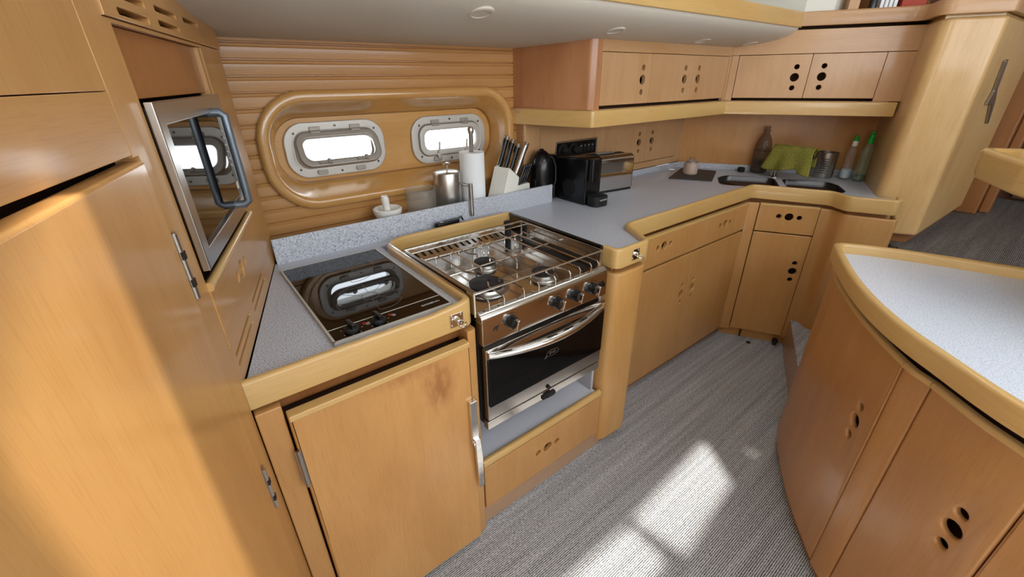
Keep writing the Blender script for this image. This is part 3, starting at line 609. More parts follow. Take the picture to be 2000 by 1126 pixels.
ws = thing('sink_wall_cabinet', 'wall cabinet of two doors above the sink', 'cabinet', (2.8, 1.0, 1.29))
a5 = -60.5; FV = frame(2.4465, 1.262, a5); dV = Vector((math.cos(math.radians(a5)), math.sin(math.radians(a5)))); nV = Vector((dV.y, -dV.x))
def PV(s, n=0): q = Vector((2.4465, 1.262))+dV*s+nV*n; return (q.x, q.y)
bm = NB(); prism(bm, ccw([PV(.06, -.085), PV(.70, -.085), (3.06, .74), (2.66, 1.50)]), 1.284, 1.655); fin(bm, 'body', M_INSIDE, ws)
plate('corner_stile', FV, rect(0, 1.284, .033, 1.495), [], .02, WD['up', 'y'], ws, .001, off=-.02)
holed('door', FV, .035, 1.2965, .3585, 1.494, HOLES3V(.302, 1.392), WD['up', 'y'], ws, bev=.0015)
holed('door', FV, .3605, 1.2965, .655, 1.494, HOLES3V(.418, 1.394), WD['up', 'y'], ws, bev=.0015)
plate('end_stile', FV, rect(.657, 1.284, .785, 1.494), [], .02, WD['up', 'y'], ws, .001, off=-.02)
plate('fascia', FV, rect(0, 1.4965, .79, 1.598), [], .02, WD['up', 'x'], ws, .001, off=-.02)
bm = NB(); sweep(bm, [PV(-.010, .022), PV(.752, .022)], fprof(-.03, 0, 1.217, 1.281, .006)); fin(bm, 'valance', WD['fid', 'u'], ws)
bm = NB(); prism(bm, ccw([PV(.0, 0), PV(.72, 0), (3.06, .71), (2.62, 1.55)]), 1.262, 1.283); fin(bm, 'base_panel', WD['up', 'x'], ws)

# back panels under the wall cabinets
bp_ = thing('back_locker', 'shallow locker behind the coffee machine and toaster with two small doors', 'cabinet', (2.0, 1.6, .9))
FB = frame(0, 1.580, 0)
bm = NB(); box(bm, (1.42, 1.618, .90), (2.60, 1.64, 1.262)); fin(bm, 'body', M_INSIDE, bp_)
plate('fixed_panel', FB, rect(1.412, .908, 1.8765, 1.262), [], .018, WD['up', 'y'], bp_, .001, off=-.018)
holed('door', FB, 1.878, .9465, 2.238, 1.180, HOLES3V(2.176, 1.061), WD['up', 'y'], bp_, bev=.001)
holed('door', FB, 2.240, .9465, 2.560, 1.180, HOLES3V(2.299, 1.061), WD['up', 'y'], bp_, bev=.001)
plate('end_stile', FB, rect(2.562, .908, 2.62, 1.262), [], .018, WD['up', 'y'], bp_, .001, off=-.018)
plate('top_rail', FB, rect(1.878, 1.182, 2.560, 1.262), [], .018, WD['up', 'x'], bp_, .001, off=-.018)
plate('bottom_rail', FB, rect(1.878, .908, 2.560, .944), [], .018, WD['up', 'x'], bp_, .002, off=-.014)
bm = NB(); sweep(bm, fillet([(1.305, 1.63), (1.305, 1.572), (1.408, 1.572), (1.412, 1.60)], {1: .012, 2: .012}), [(-.016, .90), (0, .90), (0, 1.262), (-.016, 1.262)]); fin(bm, 'side_post', WD['up', 'uy'], bp_)
sp = plate('wall_forward', frame(2.617, 1.580, -60), rect(0, .86, 1.02, 1.262), [], .02, wood('sink_back_veneer', (200, 144, 84), 'y', blotch=.5), None, .001, off=-.02); struct(sp, 'vertical-grained wooden panel behind the sink')

# ------------------------------------------------------------------ tall column at the right of the sink
cc = thing('column_cabinet', 'tall pale wooden column cabinet at the right end of the sink', 'cabinet', (3.0, .5, .66))
colp = fillet([(3.14, .728), (2.616, .512), (2.716, .333), (3.60, .302), (3.60, .728)], {1: .05, 2: .04}, n=7)
bm = NB(); prism(bm, ccw(colp), .702, 1.603); fin(bm, 'body', WD['col', 'z'], cc, bev=.012, seg=3)
bm = NB(); prism(bm, ccw([(3.1, .69), (2.66, .50), (2.74, .36), (3.56, .33), (3.56, .69)]), .66, .703); fin(bm, 'plinth', M_BROWN, cc)
bm = NB(); prism(bm, ccw([(3.1, .70), (2.64, .508), (2.73, .347), (3.56, .32), (3.56, .70)]), 1.600, 1.66); fin(bm, 'neck', WD['col', 'z'], cc)
FC = frame(2.716, .333, -2)
bm = NB(); prism(bm, [(.235, 1.448), (.270, 1.455), (.325, 1.335), (.40, 1.285), (.475, 1.185), (.455, 1.18), (.35, 1.27), (.235, 1.275), (.275, 1.33)], .001, .012); fin(bm, 'lever_handle', M_BRUSH, cc, FC, bev=.003)
jb = thing('door_jamb', 'brown timber door jamb behind the column', 'jamb', (3.75, .25, .66))
bm = NB(); box(bm, (3.62, .235, .66), (3.86, .40, 2.22)); box(bm, (3.70, .19, .66), (3.80, .235, 2.22)); fin(bm, 'jamb', M_BROWN, jb, bev=.008)
bm = NB(); box(bm, (3.87, .20, .66), (3.93, .40, 2.22)); fin(bm, 'door_stop', M_DARKWOOD, jb, bev=.004)
bm = NB(); box(bm, (4.25, -2.4, .66), (4.29, .5, 2.22)); dkp = struct(fin(bm, 'wall_saloon', M_DARKWOOD), 'dark wooden panelling in the cabin beyond')
dk = thing('louvred_door', 'dark wooden door in the cabin beyond the column', 'door', (4.23, -.1, .66))
plate('door_leaf', frame(4.225, .15, -90), rect(0, .68, .62, 2.1), [rect(.09, .80, .53, 1.3)], .03, M_DARKWOOD, dk, .003, off=-.0)
bm = NB()
for k in range(12): box(bm, (.092, .81+.04*k, .004), (.528, .835+.04*k, .016))
fin(bm, 'louvre', M_DARKWOOD, dk, frame(4.225, .15, -90))

# rail on top of sink cabinet and column, with the shelf behind
rl = thing('shelf_rail', 'timber shelf edge running above the sink cabinet and around the column top', 'shelf', (2.8, .8, 1.6))
rp = fillet([PV(.262, .008), PV(.742, .008), (2.586, .522), (2.700, .318), (3.62, .285)], {1: .05, 2: .05, 3: .04}, n=7)
bm = NB(); sweep(bm, rp, fprof(-.022, 0, 1.612, 1.672, .008)); fin(bm, 'edge', WD['col', 'z'] if False else WD['up', 'u'], rl)
bm = NB(); prism(bm, ccw([PV(.262, -.012), PV(.735, -.012), (2.62, .52), (2.72, .345), (3.60, .31), (3.60, 1.49), (2.60, 1.49)]), 1.657, 1.664); fin(bm, 'board', WD['up', 'x'], rl)
bm = NB(); prism(bm, ccw([(2.60, 1.03), PV(.40, -.03), PV(.49, -.20), (3.0, 1.48), (2.62, 1.48)]), 1.6645, 2.2)
tag(fin(bm, 'locker_face', M_CREAM), 'cream panelled locker end standing on the shelf at the ceiling edge', 'locker')
bm = NB(); prism(bm, ccw([PV(.452, -.03), PV(.495, -.03), PV(.495, -.12), PV(.452, -.12)]), 1.6645, 2.2); tag(fin(bm, 'post', WD['up', 'z'], bev=.003), 'pale timber post rising from the shelf beside the book', 'post')
bm = NB(); Fb = frame(*PV(.655, -.035), a5, 1.6645); prism(bm, rect(0, 0, .09, .25), -.16, 0, Fb); tag(fin(bm, 'book', M_BOOK, bev=.003), 'red-brown book standing on the high shelf', 'book')
Fb = frame(*PV(.575, -.035), a5, 1.6645)
for k in range(4):
    bm = NB(); prism(bm, rect(0, 0, .013, .20+.01*k), -.15, 0, Fb @ Matrix.Translation((.017*k, 0, 0)))
    tag(fin(bm, 'magazine', M_PAPER, bev=.002), 'pale magazine in the upright row left of the red-brown book', 'magazine', 'magazines on the high shelf')
bm = NB(); Fb = frame(*PV(.548, -.02), a5, 1.6645); lathe(bm, [(.014, 0), (.015, .01), (.015, .06), (.010, .08), (0, .085)], Fb @ Matrix.Rotation(-math.pi/2, 4, 'X') @ Matrix.Translation((0, .02, 0)), 16); tag(fin(bm, 'torch', M_BLACK), 'small black object standing on the high shelf left of the magazines', 'torch')

# ------------------------------------------------------------------ island with curved doors
isl = thing('island_worktop', 'pale speckled island worktop with a raised curved timber edge', 'worktop', (1.5, -.1, .85))
IE = [(2.03, -.75), (1.945, -.36), (1.868, -.03), (1.782, .235), (1.722, .358), (1.688, .392), (1.640, .378), (1.556, .340), (1.41, .266), (1.284, .186), (1.181, .100), (1.101, .012), (1.045, -.052), (1.002, -.115), (.93, -.25), (.88, -.42), (.85, -.62), (.84, -.8)]
IEc = catmull(IE, 5)
bm = NB(); sweep(bm, IEc, fprof(-.022, 0, .846, .896, .009)); fin(bm, 'timber_edging', WD['fid', 'u'], isl, ang=60)
nn = normals2(IEc); inner = [(p[0]-n.x*.012, p[1]-n.y*.012) for p, n in zip(IEc, nn)]
bm = NB(); prism(bm, ccw(inner), .846, .864); fin(bm, 'worktop_surface', speckle('pale_island_laminate', (208, 214, 226), (176, 184, 200), (226, 230, 238), 330), isl)
ic = thing('island_cabinet', 'island base cabinet with curved wooden doors', 'cabinet', (1.5, -.1, 0))
DC = catmull([(1.745, .388), (1.660, .356), (1.581, .317), (1.401, .212), (1.225, .077), (1.179, .019), (1.108, -.060), (1.073, -.110), (1.039, -.164), (.985, -.28), (.945, -.42), (.92, -.60), (.915, -.8)], 6)
def arclen(path):
    S = [0]
    for a, b in zip(path, path[1:]): S.append(S[-1]+math.dist(a[:2], b[:2]))
    return S
def at_s(path, S, s):
    s = min(max(s, 0), S[-1]-1e-6); i = max(k for k in range(len(S)-1) if S[k] <= s); t = (s-S[i])/(S[i+1]-S[i])
    p = Vector(path[i][:2]).lerp(Vector(path[i+1][:2]), t)
    j0, j1 = max(i-1, 0), min(i+2, len(path)-1); d0 = Vector(path[i+1][:2])-Vector(path[j0][:2]); d1 = Vector(path[j1][:2])-Vector(path[i][:2]); d = d0.normalized().lerp(d1.normalized(), t).normalized()
    return p, Vector((d.y, -d.x))
DS = arclen(DC)
def s_of(x, y): return min((math.dist((x, y), at_s(DC, DS, s/1000*DS[-1])[0]), s/1000*DS[-1]) for s in range(1001))[1]
def bent(name, s0, s1, z0, z1, holes, t, m, parent, bev=.006, off=0):
    me = curve_plate(rrect(s0, z0, s1, z1, .004), holes, t, bev); bm = NB(); bm.from_mesh(me); bpy.data.meshes.remove(me)
    bmesh.ops.remove_doubles(bm, verts=bm.verts[:], dist=1e-5)
    s = s0+.012
    while s < s1-.004:
        bmesh.ops.bisect_plane(bm, geom=bm.verts[:]+bm.edges[:]+bm.faces[:], plane_co=(s, 0, 0), plane_no=(1, 0, 0)); s += .02
    uv = bm.loops.layers.uv.verify()
    for f in bm.faces:
        for l in f.loops: l[uv].uv = (l.vert.co.x, l.vert.co.y)
    for v in bm.verts:
        p, n = at_s(DC, DS, v.co.x); q = p+n*(v.co.z+t/2+off); v.co = (q.x, q.y, v.co.y)
    return fin(bm, name, m, parent, ang=32)
sa, sb, sd_ = s_of(1.225, .077), s_of(1.179, .019), s_of(1.039, -.164); h1, h2 = s_of(1.281, .120), s_of(1.073, -.110)
bent('door', .004, sa-.001, .045, .786, HOLES3V(h1, .550), .018, M_ISL, ic, off=-.018)
bent('filler_panel', sa+.0005, sb-.0005, .035, .786, [], .018, M_ISL, ic, off=-.018)
bent('door', sb+.001, sd_-.001, .045, .786, HOLES3V(h2, .545), .018, M_ISL, ic, off=-.018)
bent('door', sd_+.001, DS[-1]-.002, .045, .786, [], .018, M_ISL, ic, off=-.018)
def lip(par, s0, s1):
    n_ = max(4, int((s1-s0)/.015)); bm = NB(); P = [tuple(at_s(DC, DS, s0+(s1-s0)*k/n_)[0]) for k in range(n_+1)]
    sweep(bm, P, fprof(-.018, .001, .780, .795, .006)); fin(bm, 'top_lipping', WD['fid', 'u'], par)  # yellow beech strip; its paleness doubles as skylight caught by the top edge
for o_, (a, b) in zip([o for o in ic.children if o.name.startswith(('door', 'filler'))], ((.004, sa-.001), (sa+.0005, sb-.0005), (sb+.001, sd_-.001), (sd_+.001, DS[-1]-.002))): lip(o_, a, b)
nd_ = normals2(DC); inn = [(p[0]-n.x*.055, p[1]-n.y*.055) for p, n in zip(DC[4:], nd_[4:])]
bk = [(2.0, -.8), (1.92, -.38), (1.84, -.05), (1.755, .22), (1.70, .335)]
bm = NB(); prism(bm, ccw(bk+[(1.67, .33)]+inn[4:]), .03, .775); fin(bm, 'body', M_INSIDE, ic)
inn2 = [(p[0]-n.x*.10, p[1]-n.y*.10) for p, n in zip(DC[8:], nd_[8:])]; bm = NB(); prism(bm, ccw(bk+inn2), .775, .845); fin(bm, 'neck', M_BROWN, ic)
bm = NB(); sweep(bm, [(p[0]-n.x*.022, p[1]-n.y*.022) for p, n in zip(DC[3:], nd_[3:])], [(-.012, 0), (0, 0), (0, .05), (-.012, .05)]); fin(bm, 'kick_board', M_BROWN, ic)

br = thing('bar_shelf', 'raised pale timber shelf with a rounded rim jutting in at the right above the island', 'shelf', (1.9, -.4, .88))
BP = fillet([(2.12, -.75), (1.985, .10), (1.93, .178), (1.868, .160), (1.667, .067), (1.45, -.09), (1.36, -.3), (1.33, -.75)], {1: .08, 2: .035, 3: .03, 4: .1, 5: .15, 6: .1}, n=6)
bm = NB(); sweep(bm, BP, fprof(-.030, 0, 1.122, 1.202, .012, .01)); fin(bm, 'rim', WD['fid', 'u'], br, ang=60)
n3 = normals2(BP); bm = NB(); prism(bm, ccw([(p[0]-n.x*.015, p[1]-n.y*.015) for p, n in zip(BP, n3)]), 1.135, 1.178); fin(bm, 'board', WD['fid', 'x'], br)
bm = NB(); prism(bm, ccw([(1.965, .045), (1.70, -.15), (1.70, -.55), (2.0, -.55)]), 1.178, 1.42); fin(bm, 'upstand', WD['fid', 'z'], br, bev=.01)
bm = NB(); box(bm, (1.55, -.62, .875), (1.9, -.56, 1.14)); fin(bm, 'support', WD['fid', 'z'], br)

# ------------------------------------------------------------------ gas stove
sv = thing('gas_stove', 'stainless steel three burner gas stove with a smoked glass oven door', 'stove', (.776, 1.07, .455))
SX0, SX1, SY = .529, 1.020, .805
bm = NB(); box(bm, (SX0+.004, SY+.022, .458), (SX1-.004, 1.345, .828)); fin(bm, 'body', M_DKSTEEL, sv)
bm = NB(); box(bm, (SX0, SY+.02, .826), (SX1, 1.348, .838)); fin(bm, 'hob_plate', M_STEEL, sv, bev=.003)
bm = NB()   # rolled control panel
pp = [(0, .751), (0, .826), (-.003, .838), (-.010, .846), (-.022, .850), (-.032, .846), (-.032, .751)]
sweep(bm, [(SX0-.003, SY), (SX1+.003, SY)], pp); fin(bm, 'control_panel', M_STEEL, sv, bev=.002, ang=50)
FK = frame(0, SY, 0)
for x in (.622, .797, .873, .950):
    bm = NB(); lathe(bm, [(.019, 0), (.019, .010), (.0165, .022), (.010, .024), (0, .024)], FK @ Matrix.Translation((x, .798, 0)), 24); k = fin(bm, 'knob', M_BLACK, sv)
    bm = NB(); prism(bm, rrect(-.0055, -.017, .0055, .017, .005), .022, .037, FK @ Matrix.Translation((x, .798, 0)) @ Matrix.Rotation(math.radians(-12), 4, 'Z')); fin(bm, 'knob_grip', M_STEEL, k, bev=.002)
    bm = NB(); tube(bm, arc3((0, 0, 0), .026, 40, 100, 8, (1, 0, 0), (0, 1, 0)), .0008, 5, FK @ Matrix.Translation((x, .798, .0005))); fin(bm, 'dial_mark', M_MATTE, k)
bm = NB(); lathe(bm, [(.010, 0), (.010, .003), (.007, .004), (.007, .009), (0, .009)], FK @ Matrix.Translation((.997, .798, 0)), 18); fin(bm, 'igniter_button', M_BLACK, sv)
bm = NB(); prism(bm, [(-.010, -.004), (.0, .003), (.004, -.008), (.006, .004), (.012, .008), (.004, .009), (-.004, .008)], 0, .0006, FK @ Matrix.Translation((.570, .792, .0003))); fin(bm, 'panel_emblem', M_MATTE, sv)
# oven door
ov = plate('oven_door', FK, rrect(.531, .488, 1.018, .737, .003), [rect(.540, .545, 1.009, .700)], .020, M_STEEL, sv, .0015, off=-.016)
plate('oven_glass', FK, rect(.536, .541, 1.013, .704), [], .005, M_OVGLASS, ov, .0005, off=.0045)
bm = NB(); n_ = 24; pts = []
for k in range(n_+1):
    t = k/n_; o_ = math.sin(math.pi*t)**.8*.040; pts.append((.540+.468*t, .719-.006*math.sin(math.pi*t), .004+o_))
tube(bm, pts, [.009+.004*math.sin(math.pi*k/n_) for k in range(n_+1)], 14, FK, flat=1.25); fin(bm, 'handle', M_CHROME, ov, ang=60)
bm = NB(); box(bm, (SX0, SY-.002, .452), (SX1, SY+.02, .482)); fin(bm, 'lower_strip', M_STEEL, sv, bev=.002)
bm = NB(); box(bm, (SX0, SY+.002, .482), (SX1, SY+.02, .489)); fin(bm, 'shadow_strip', M_MATTE, sv)
bm = NB(); tube(bm, [(.770, .499, .006), (.770, .492, .010)], .006, 10, FK); box(bm, (.745, .455, .003), (.80, .468, .008), FK); tube(bm, [(.760, .463, .010), (.785, .468, .014)], .005, 8, FK); fin(bm, 'gimbal_catch', M_MATTE, sv)
ek = thing  # emblem on the glass
fr_ = FK @ Matrix.Translation((.778, .632, .0097))
bm = NB(); tube(bm, [(.026*math.cos(a/16*math.pi), .011*math.sin(a/16*math.pi), 0) for a in range(32)], .0006, 5, fr_, closed=True); tube(bm, [(-.026, -.004, 0), (-.034, -.012, 0), (-.024, -.009, 0)], .0012, 5, fr_)
fin(bm, 'emblem_outline', M_GREYLINE, ov)
text('ENO', .014, fr_, 'emblem_lettering', M_GREYLINE, ov)
bm = NB(); box(bm, (.60, .648, -.004), (.93, .6495, -.003), FK); box(bm, (.60, .66, -.004), (.93, .661, -.003), FK)
# sea rails: side plates and bars
for nm, x in (('side_rail', .520), ('side_rail', 1.008)):
    bm = NB(); box(bm, (x-.001, .826, .842), (x+.001, 1.228, .905)); tube(bm, [(x, .826, .906), (x, 1.228, .906)], .003, 8); fin(bm, nm, M_STEEL, sv)
bm = NB(); tube(bm, [(.520, .824, .906), (1.008, .824, .906)], .0045, 8, flat=.6); fin(bm, 'front_rail', M_STEEL, sv)
bm = NB(); tube(bm, [(.520, 1.230, .906), (1.008, 1.230, .906)], .0045, 8); tube(bm, [(.520, 1.230, .889), (1.008, 1.230, .889)], .0025, 8); fin(bm, 'back_rail', M_STEEL, sv)
for x, y in ((.520, .826), (1.008, .826), (.520, 1.230), (1.008, 1.230)): bm = NB(); tube(bm, [(x, y, .838), (x, y, .907)], .0035, 8); fin(bm, 'rail_post', M_STEEL, sv)
bm = NB(); lathe(bm, [(.012, .838), (.012, .885), (.016, .888), (.016, .905), (.008, .909), (0, .909)], Matrix.Translation((.965, 1.262, 0)), 18); fin(bm, 'rail_clamp', M_MATTE, sv)
vp_ = plate('vent_plate', Matrix.Translation((0, 1.26, .840)) @ Matrix.Rotation(math.radians(12), 4, 'X'), rect(.535, .0, 1.012, .085), [rrect(.556+.0265*k, .018, .5665+.0265*k, .060, .005, 4) for k in range(16)], .004, M_STEEL, sv, .0008)
bm = NB(); box(bm, (.54, 1.262, .8385), (1.01, 1.34, .8395)); fin(bm, 'vent_shadow', M_MATTE, vp_)
def burner(x, y, r, big):
    b_ = thing  # noqa
    bm = NB(); T = Matrix.Translation((x, y, .838)); lathe(bm, [(r*1.35, 0), (r*1.30, .003), (r*1.05, .004), (r*1.0, .012), (r*.9, .014), (0, .014)], T, 32); a = fin(bm, 'burner', M_BRUSH, sv)
    bm = NB(); lathe(bm, [(r*.95, .014), (r*1.0, .016), (r*1.0, .020), (r*.6, .024), (r*.25, .024), (r*.2, .021), (0, .021)], T, 32); fin(bm, 'burner_cap', M_IRON, a)
    bm = NB(); tube(bm, [(x-r*1.2, y+.01, .838), (x-r*1.2, y+.01, .856)], .002, 6); fin(bm, 'flame_sensor', M_STEEL, a)
burner(.735, 1.090, .036, 0); burner(.642, .948, .052, 1); burner(.830, .905, .036, 0)
BUR = [(.735, 1.090, .030), (.642, .948, .036), (.830, .905, .030)]
def rod(bm, x, y0, y1, x1=None):
    x1 = x if x1 is None else x1
    tube(bm, [(x, y0, .842), (x, y0, .868), (x, y0+.006, .875), (x1, y1-.006, .875), (x1, y1, .868), (x1, y1, .842)], .0026, 8)
def stub(bm, x, y0, y1, xe, ye):   # rod that bends in over a burner and ends
    tube(bm, [(x, y0, .842), (x, y0, .868), (x, y0+.006*(1 if y1 > y0 else -1), .875), (x, y1, .875), ((x+xe)/2, (y1+ye)/2, .876), (xe, ye, .876), (xe, ye, .866)], .0026, 8)
bm = NB(); rod(bm, .560, .818, 1.205); stub(bm, .610, .818, .885, .625, .915); stub(bm, .680, .818, .880, .665, .915); stub(bm, .615, 1.205, 1.02, .632, .985); stub(bm, .672, 1.205, 1.02, .655, .985); fin(bm, 'pan_grate', M_STEEL, sv)
bm = NB(); stub(bm, .705, 1.205, 1.14, .722, 1.115); stub(bm, .765, 1.205, 1.14, .748, 1.115); stub(bm, .735, .818, 1.04, .735, 1.060); rod(bm, .800, 1.0, 1.205); tube(bm, [(.565, 1.03, .872), (.84, 1.04, .872), (1.0, 1.05, .872)], .0024, 8); fin(bm, 'pan_grate', M_STEEL, sv)
bm = NB(); stub(bm, .800, .818, .85, .815, .875); stub(bm, .862, .818, .85, .845, .875); stub(bm, .830, 1.205, .96, .830, .935); rod(bm, .905, .818, 1.205); rod(bm, .955, .818, 1.205); rod(bm, .988, .818, 1.205); tube(bm, [(.560, 1.203, .866), (.988, 1.203, .866)], .0024, 8); tube(bm, [(.560, .822, .844), (.988, .822, .844)], .002, 6); fin(bm, 'pan_grate', M_STEEL, sv)
bm = NB(); box(bm, (.963, .86, .8382), (.997, 1.20, .8395)); fin(bm, 'side_slot', M_MATTE, sv)

# ------------------------------------------------------------------ ceramic hob
ho = thing('ceramic_hob', 'black glass ceramic hob with two rotary knobs and steel trim', 'hob', (.324, 1.117, .875))
bm = NB(); box(bm, (.177, .866, .8755), (.471, 1.370, .8815)); fin(bm, 'glass', M_BGLASS, ho, bev=.001)
bm = NB(); box(bm, (.173, .862, .8755), (.178, 1.373, .8835)); box(bm, (.470, .862, .8755), (.475, 1.373, .8835)); box(bm, (.173, .858, .8755), (.475, .866, .8835)); box(bm, (.173, 1.369, .8755), (.475, 1.374, .8825)); box(bm, (.178, .922, .8815), (.470, .925, .8820)); fin(bm, 'steel_trim', M_ALU, ho)
for cx, cy in ((.324, 1.240), (.324, 1.035)):
    bm = NB(); T = Matrix.Translation((cx, cy, .8816))
    for a in (20, 110, 200, 290):
        for d in (0, 1):
            pass
        p = lambda r, t: (r*math.cos(math.radians(t)), r*math.sin(math.radians(t)), 0)
        tube(bm, [p(.020, a-30), p(.088, a-26)]+[p(.088+.004*math.sin(math.pi*k/8), a-26+52*k/8) for k in range(9)]+[p(.020, a+30)], .0006, 4, T)
    tube(bm, [p(.022, 12*k) for k in range(30)], .0006, 4, T, closed=True); fin(bm, 'cooking_zone_mark', M_GREYLINE, ho)
for x, y in ((.224, .893), (.289, .893)):
    bm = NB(); T = Matrix.Translation((x, y, .8815)); lathe(bm, [(.017, 0), (.017, .006), (.014, .010), (0, .010)], T, 24); k = fin(bm, 'knob', M_MATTE, ho)
    bm = NB(); box(bm, (-.005, -.016, .008), (.005, .018, .022), T @ Matrix.Rotation(.1, 4, 'Z')); fin(bm, 'knob_grip', M_BLACK, k, bev=.002)
    bm = NB()
    for a in range(-60, 241, 50): lathe(bm, [(.0013, 0), (0, .0003)], T @ Matrix.Translation((.024*math.cos(math.radians(a-90)), .024*math.sin(math.radians(a-90)), .0002)), 8)
    fin(bm, 'dial_mark', M_MARK, k)
    bm = NB(); tube(bm, arc3((.034, .012, .0004), .004, 0, 330, 12, (1, 0, 0), (0, 1, 0)), .0008, 5, T); fin(bm, 'zone_symbol', M_RED, k)
    bm = NB(); tube(bm, arc3((.041, .006, .0004), .004, 0, 330, 12, (1, 0, 0), (0, 1, 0)), .0006, 5, T); fin(bm, 'zone_symbol', M_MARK, k)
text('GAGGENAU', .0095, Matrix.Translation((.430, .896, .8816)), 'lettering', M_MARK, ho)

# ------------------------------------------------------------------ things along the ledge under the portlights
LZ = .9005
def T3(x, y, z=LZ, rz=0): return Matrix.Translation((x, y, z)) @ Matrix.Rotation(rz, 4, 'Z')
t = thing('mortar_bowl', 'white ceramic mortar bowl at the left end of the ledge', 'bowl', (.605, 1.545, LZ))
bm = NB(); lathe(bm, [(.030, 0), (.034, .012), (.048, .035), (.054, .052), (.054, .062), (.050, .064), (.046, .060), (.040, .042), (.02, .024), (0, .020)], W[t.name], 32); fin(bm, 'bowl', M_WHITE, t)
bm = NB(); q = T3(.604, 1.540, LZ+.026) @ Matrix.Rotation(math.radians(-6), 4, 'Y') @ Matrix.Rotation(math.radians(4), 4, 'X'); lathe(bm, [(0, 0), (.012, .002), (.016, .012), (.013, .035), (.014, .062), (.015, .078), (.011, .088), (0, .091)], q, 18)
tag(fin(bm, 'pestle', M_WHITE), 'white ceramic pestle standing in the mortar bowl', 'pestle')
bm = NB(); lathe(bm, [(.056, 0), (.058, .004), (.060, .112), (.0615, .115), (.0585, .114), (.0565, .006), (0, .005)], T3(.750, 1.545), 36); tube(bm, [(.750+.060*math.cos(k*.3491), 1.545+.060*math.sin(k*.3491), LZ+.115) for k in range(18)], .0016, 6, closed=True)
tag(fin(bm, 'glass_bowl', M_JAR), 'clear straight sided glass jar without a lid beside the mortar', 'jar')
t = thing('french_press', 'brushed steel insulated coffee press with lid knob and tube handle', 'coffee press', (.875, 1.548, LZ)); F = W[t.name]
bm = NB(); lathe(bm, [(.054, 0), (.056, .004), (.056, .158), (.054, .163), (.045, .167), (0, .170)], F, 40); fin(bm, 'body', M_BRUSH, t)
bm = NB(); lathe(bm, [(.004, .168), (.004, .190), (.011, .192), (.013, .196), (.009, .201), (0, .202)], F @ Matrix.Translation((0, -.005, 0)), 18); tube(bm, [(-.018, -.005, .198), (.018, -.004, .196)], .005, 8, F); fin(bm, 'lid_knob', M_STEEL, t)
bm = NB(); tube(bm, [(.040, -.045, .118), (.042, -.105, .118)], .0055, 10, F); tube(bm, [(.042, -.108, .128), (.044, -.106, -.002)], .0095, 14, F); fin(bm, 'handle', M_BRUSH, t)
t = thing('paper_towel_holder', 'steel rod holder standing inside the white paper towel roll', 'holder', (1.0, 1.548, LZ)); F = W[t.name]
bm = NB(); lathe(bm, [(.055, 0), (.055, .004), (.02, .006), (.009, .008), (.009, .300), (.013, .306), (.014, .315), (.010, .325), (0, .328)], F, 24); fin(bm, 'rod', M_BRUSH, t)
bm = NB(); lathe(bm, [(.0125, 0), (.052, 0), (.052, .222), (.0125, .222), (.0125, 0)], T3(1.0, 1.548, LZ+.007), 40, cap=False); tag(fin(bm, 'paper_towel_roll', M_PAPER), 'white roll of kitchen paper on the steel rod holder', 'paper roll')

# knife block, each knife its own thing
KB = T3(1.135, 1.512, LZ, math.radians(12)) 
kb = thing('knife_block', 'white slanted knife block full of black and steel handled knives', 'knife block', (1.135, 1.512, LZ), math.radians(12))
Fk = KB @ Matrix.Rotation(math.pi/2, 4, 'X')
bm = NB(); prism(bm, [(-.068, 0), (.030, 0), (.060, .108), (-.006, .158)], -.045, .045, Fk); fin(bm, 'block', M_WPLAST, kb, bev=.004)
bm = NB(); prism(bm, [(.020, 0), (.142, 0), (.138, .070), (.040, .072)], -.045, .042, Fk); fin(bm, 'front_step', M_WPLAST, kb, bev=.003)
def knife(x, z, y, tilt, L, steel, nm, lab, grp=None, r=.0135):
    o = Fk @ Matrix.Translation((x, z, y)) @ Matrix.Rotation(math.radians(-tilt), 4, 'Z')
    t = bpy.data.objects.new(nm, None); t.empty_display_size = .02; link(t, None, o); tag(t, lab, 'knife', grp)
    bm = NB(); prism(bm, [(-.008, -.03), (.008, -.03), (.0085, .008), (-.0085, .008)], -.0015, .0015, o); fin(bm, 'blade', M_STEEL, t)
    bm = NB(); tube(bm, [(0, .004, 0), (.001, L*.3, 0), (0, L*.6, 0), (-.002, L*.85, 0), (-.001, L, 0)], [r*.85, r, r*.9, r*1.05, r*1.1], 12, o, flat=.8); fin(bm, 'handle', M_BLACK if not steel else M_BRUSH, t)
    if L > .09:
        bm = NB(); tube(bm, [(-.001, L-.004, 0), (-.001, L+.012, 0)], [r*1.12, r*.95], 12, o, flat=.85); box(bm, (-.010, 0, -.006), (.010, .010, .006), o); box(bm, (-r*1.05, .008, -.0016), (-r*.8, L, .0016), o); fin(bm, 'bolster', M_STEEL, t)
    else:
        bm = NB(); lathe(bm, [(.002, .0), (.002, .0085), (0, .0092)], o @ Matrix.Translation((.001, L*.5, -.001)), 8); fin(bm, 'rivet', M_STEEL, t)
knife(.004, .152, -.028, 27, .125, False, 'chef_knife', 'tallest black handled knife at the left of the knife block')
knife(.020, .140, -.010, 28, .122, False, 'carving_knife', 'black handled knife with steel cap, second from the left in the block')
knife(.034, .129, .010, 29, .116, False, 'bread_knife', 'black handled knife just left of the all steel handle in the block')
knife(.050, .117, .028, 33, .140, True, 'sharpening_steel', 'steel handled sharpener leaning furthest right in the knife block')
for k in range(4):
    knife(.060+.021*k, .072, .036-.004*k, 34, .088, False, 'steak_knife', 'small black handled steak knife in the lower row of the knife block', 'steak knives in the lower row', .0095)
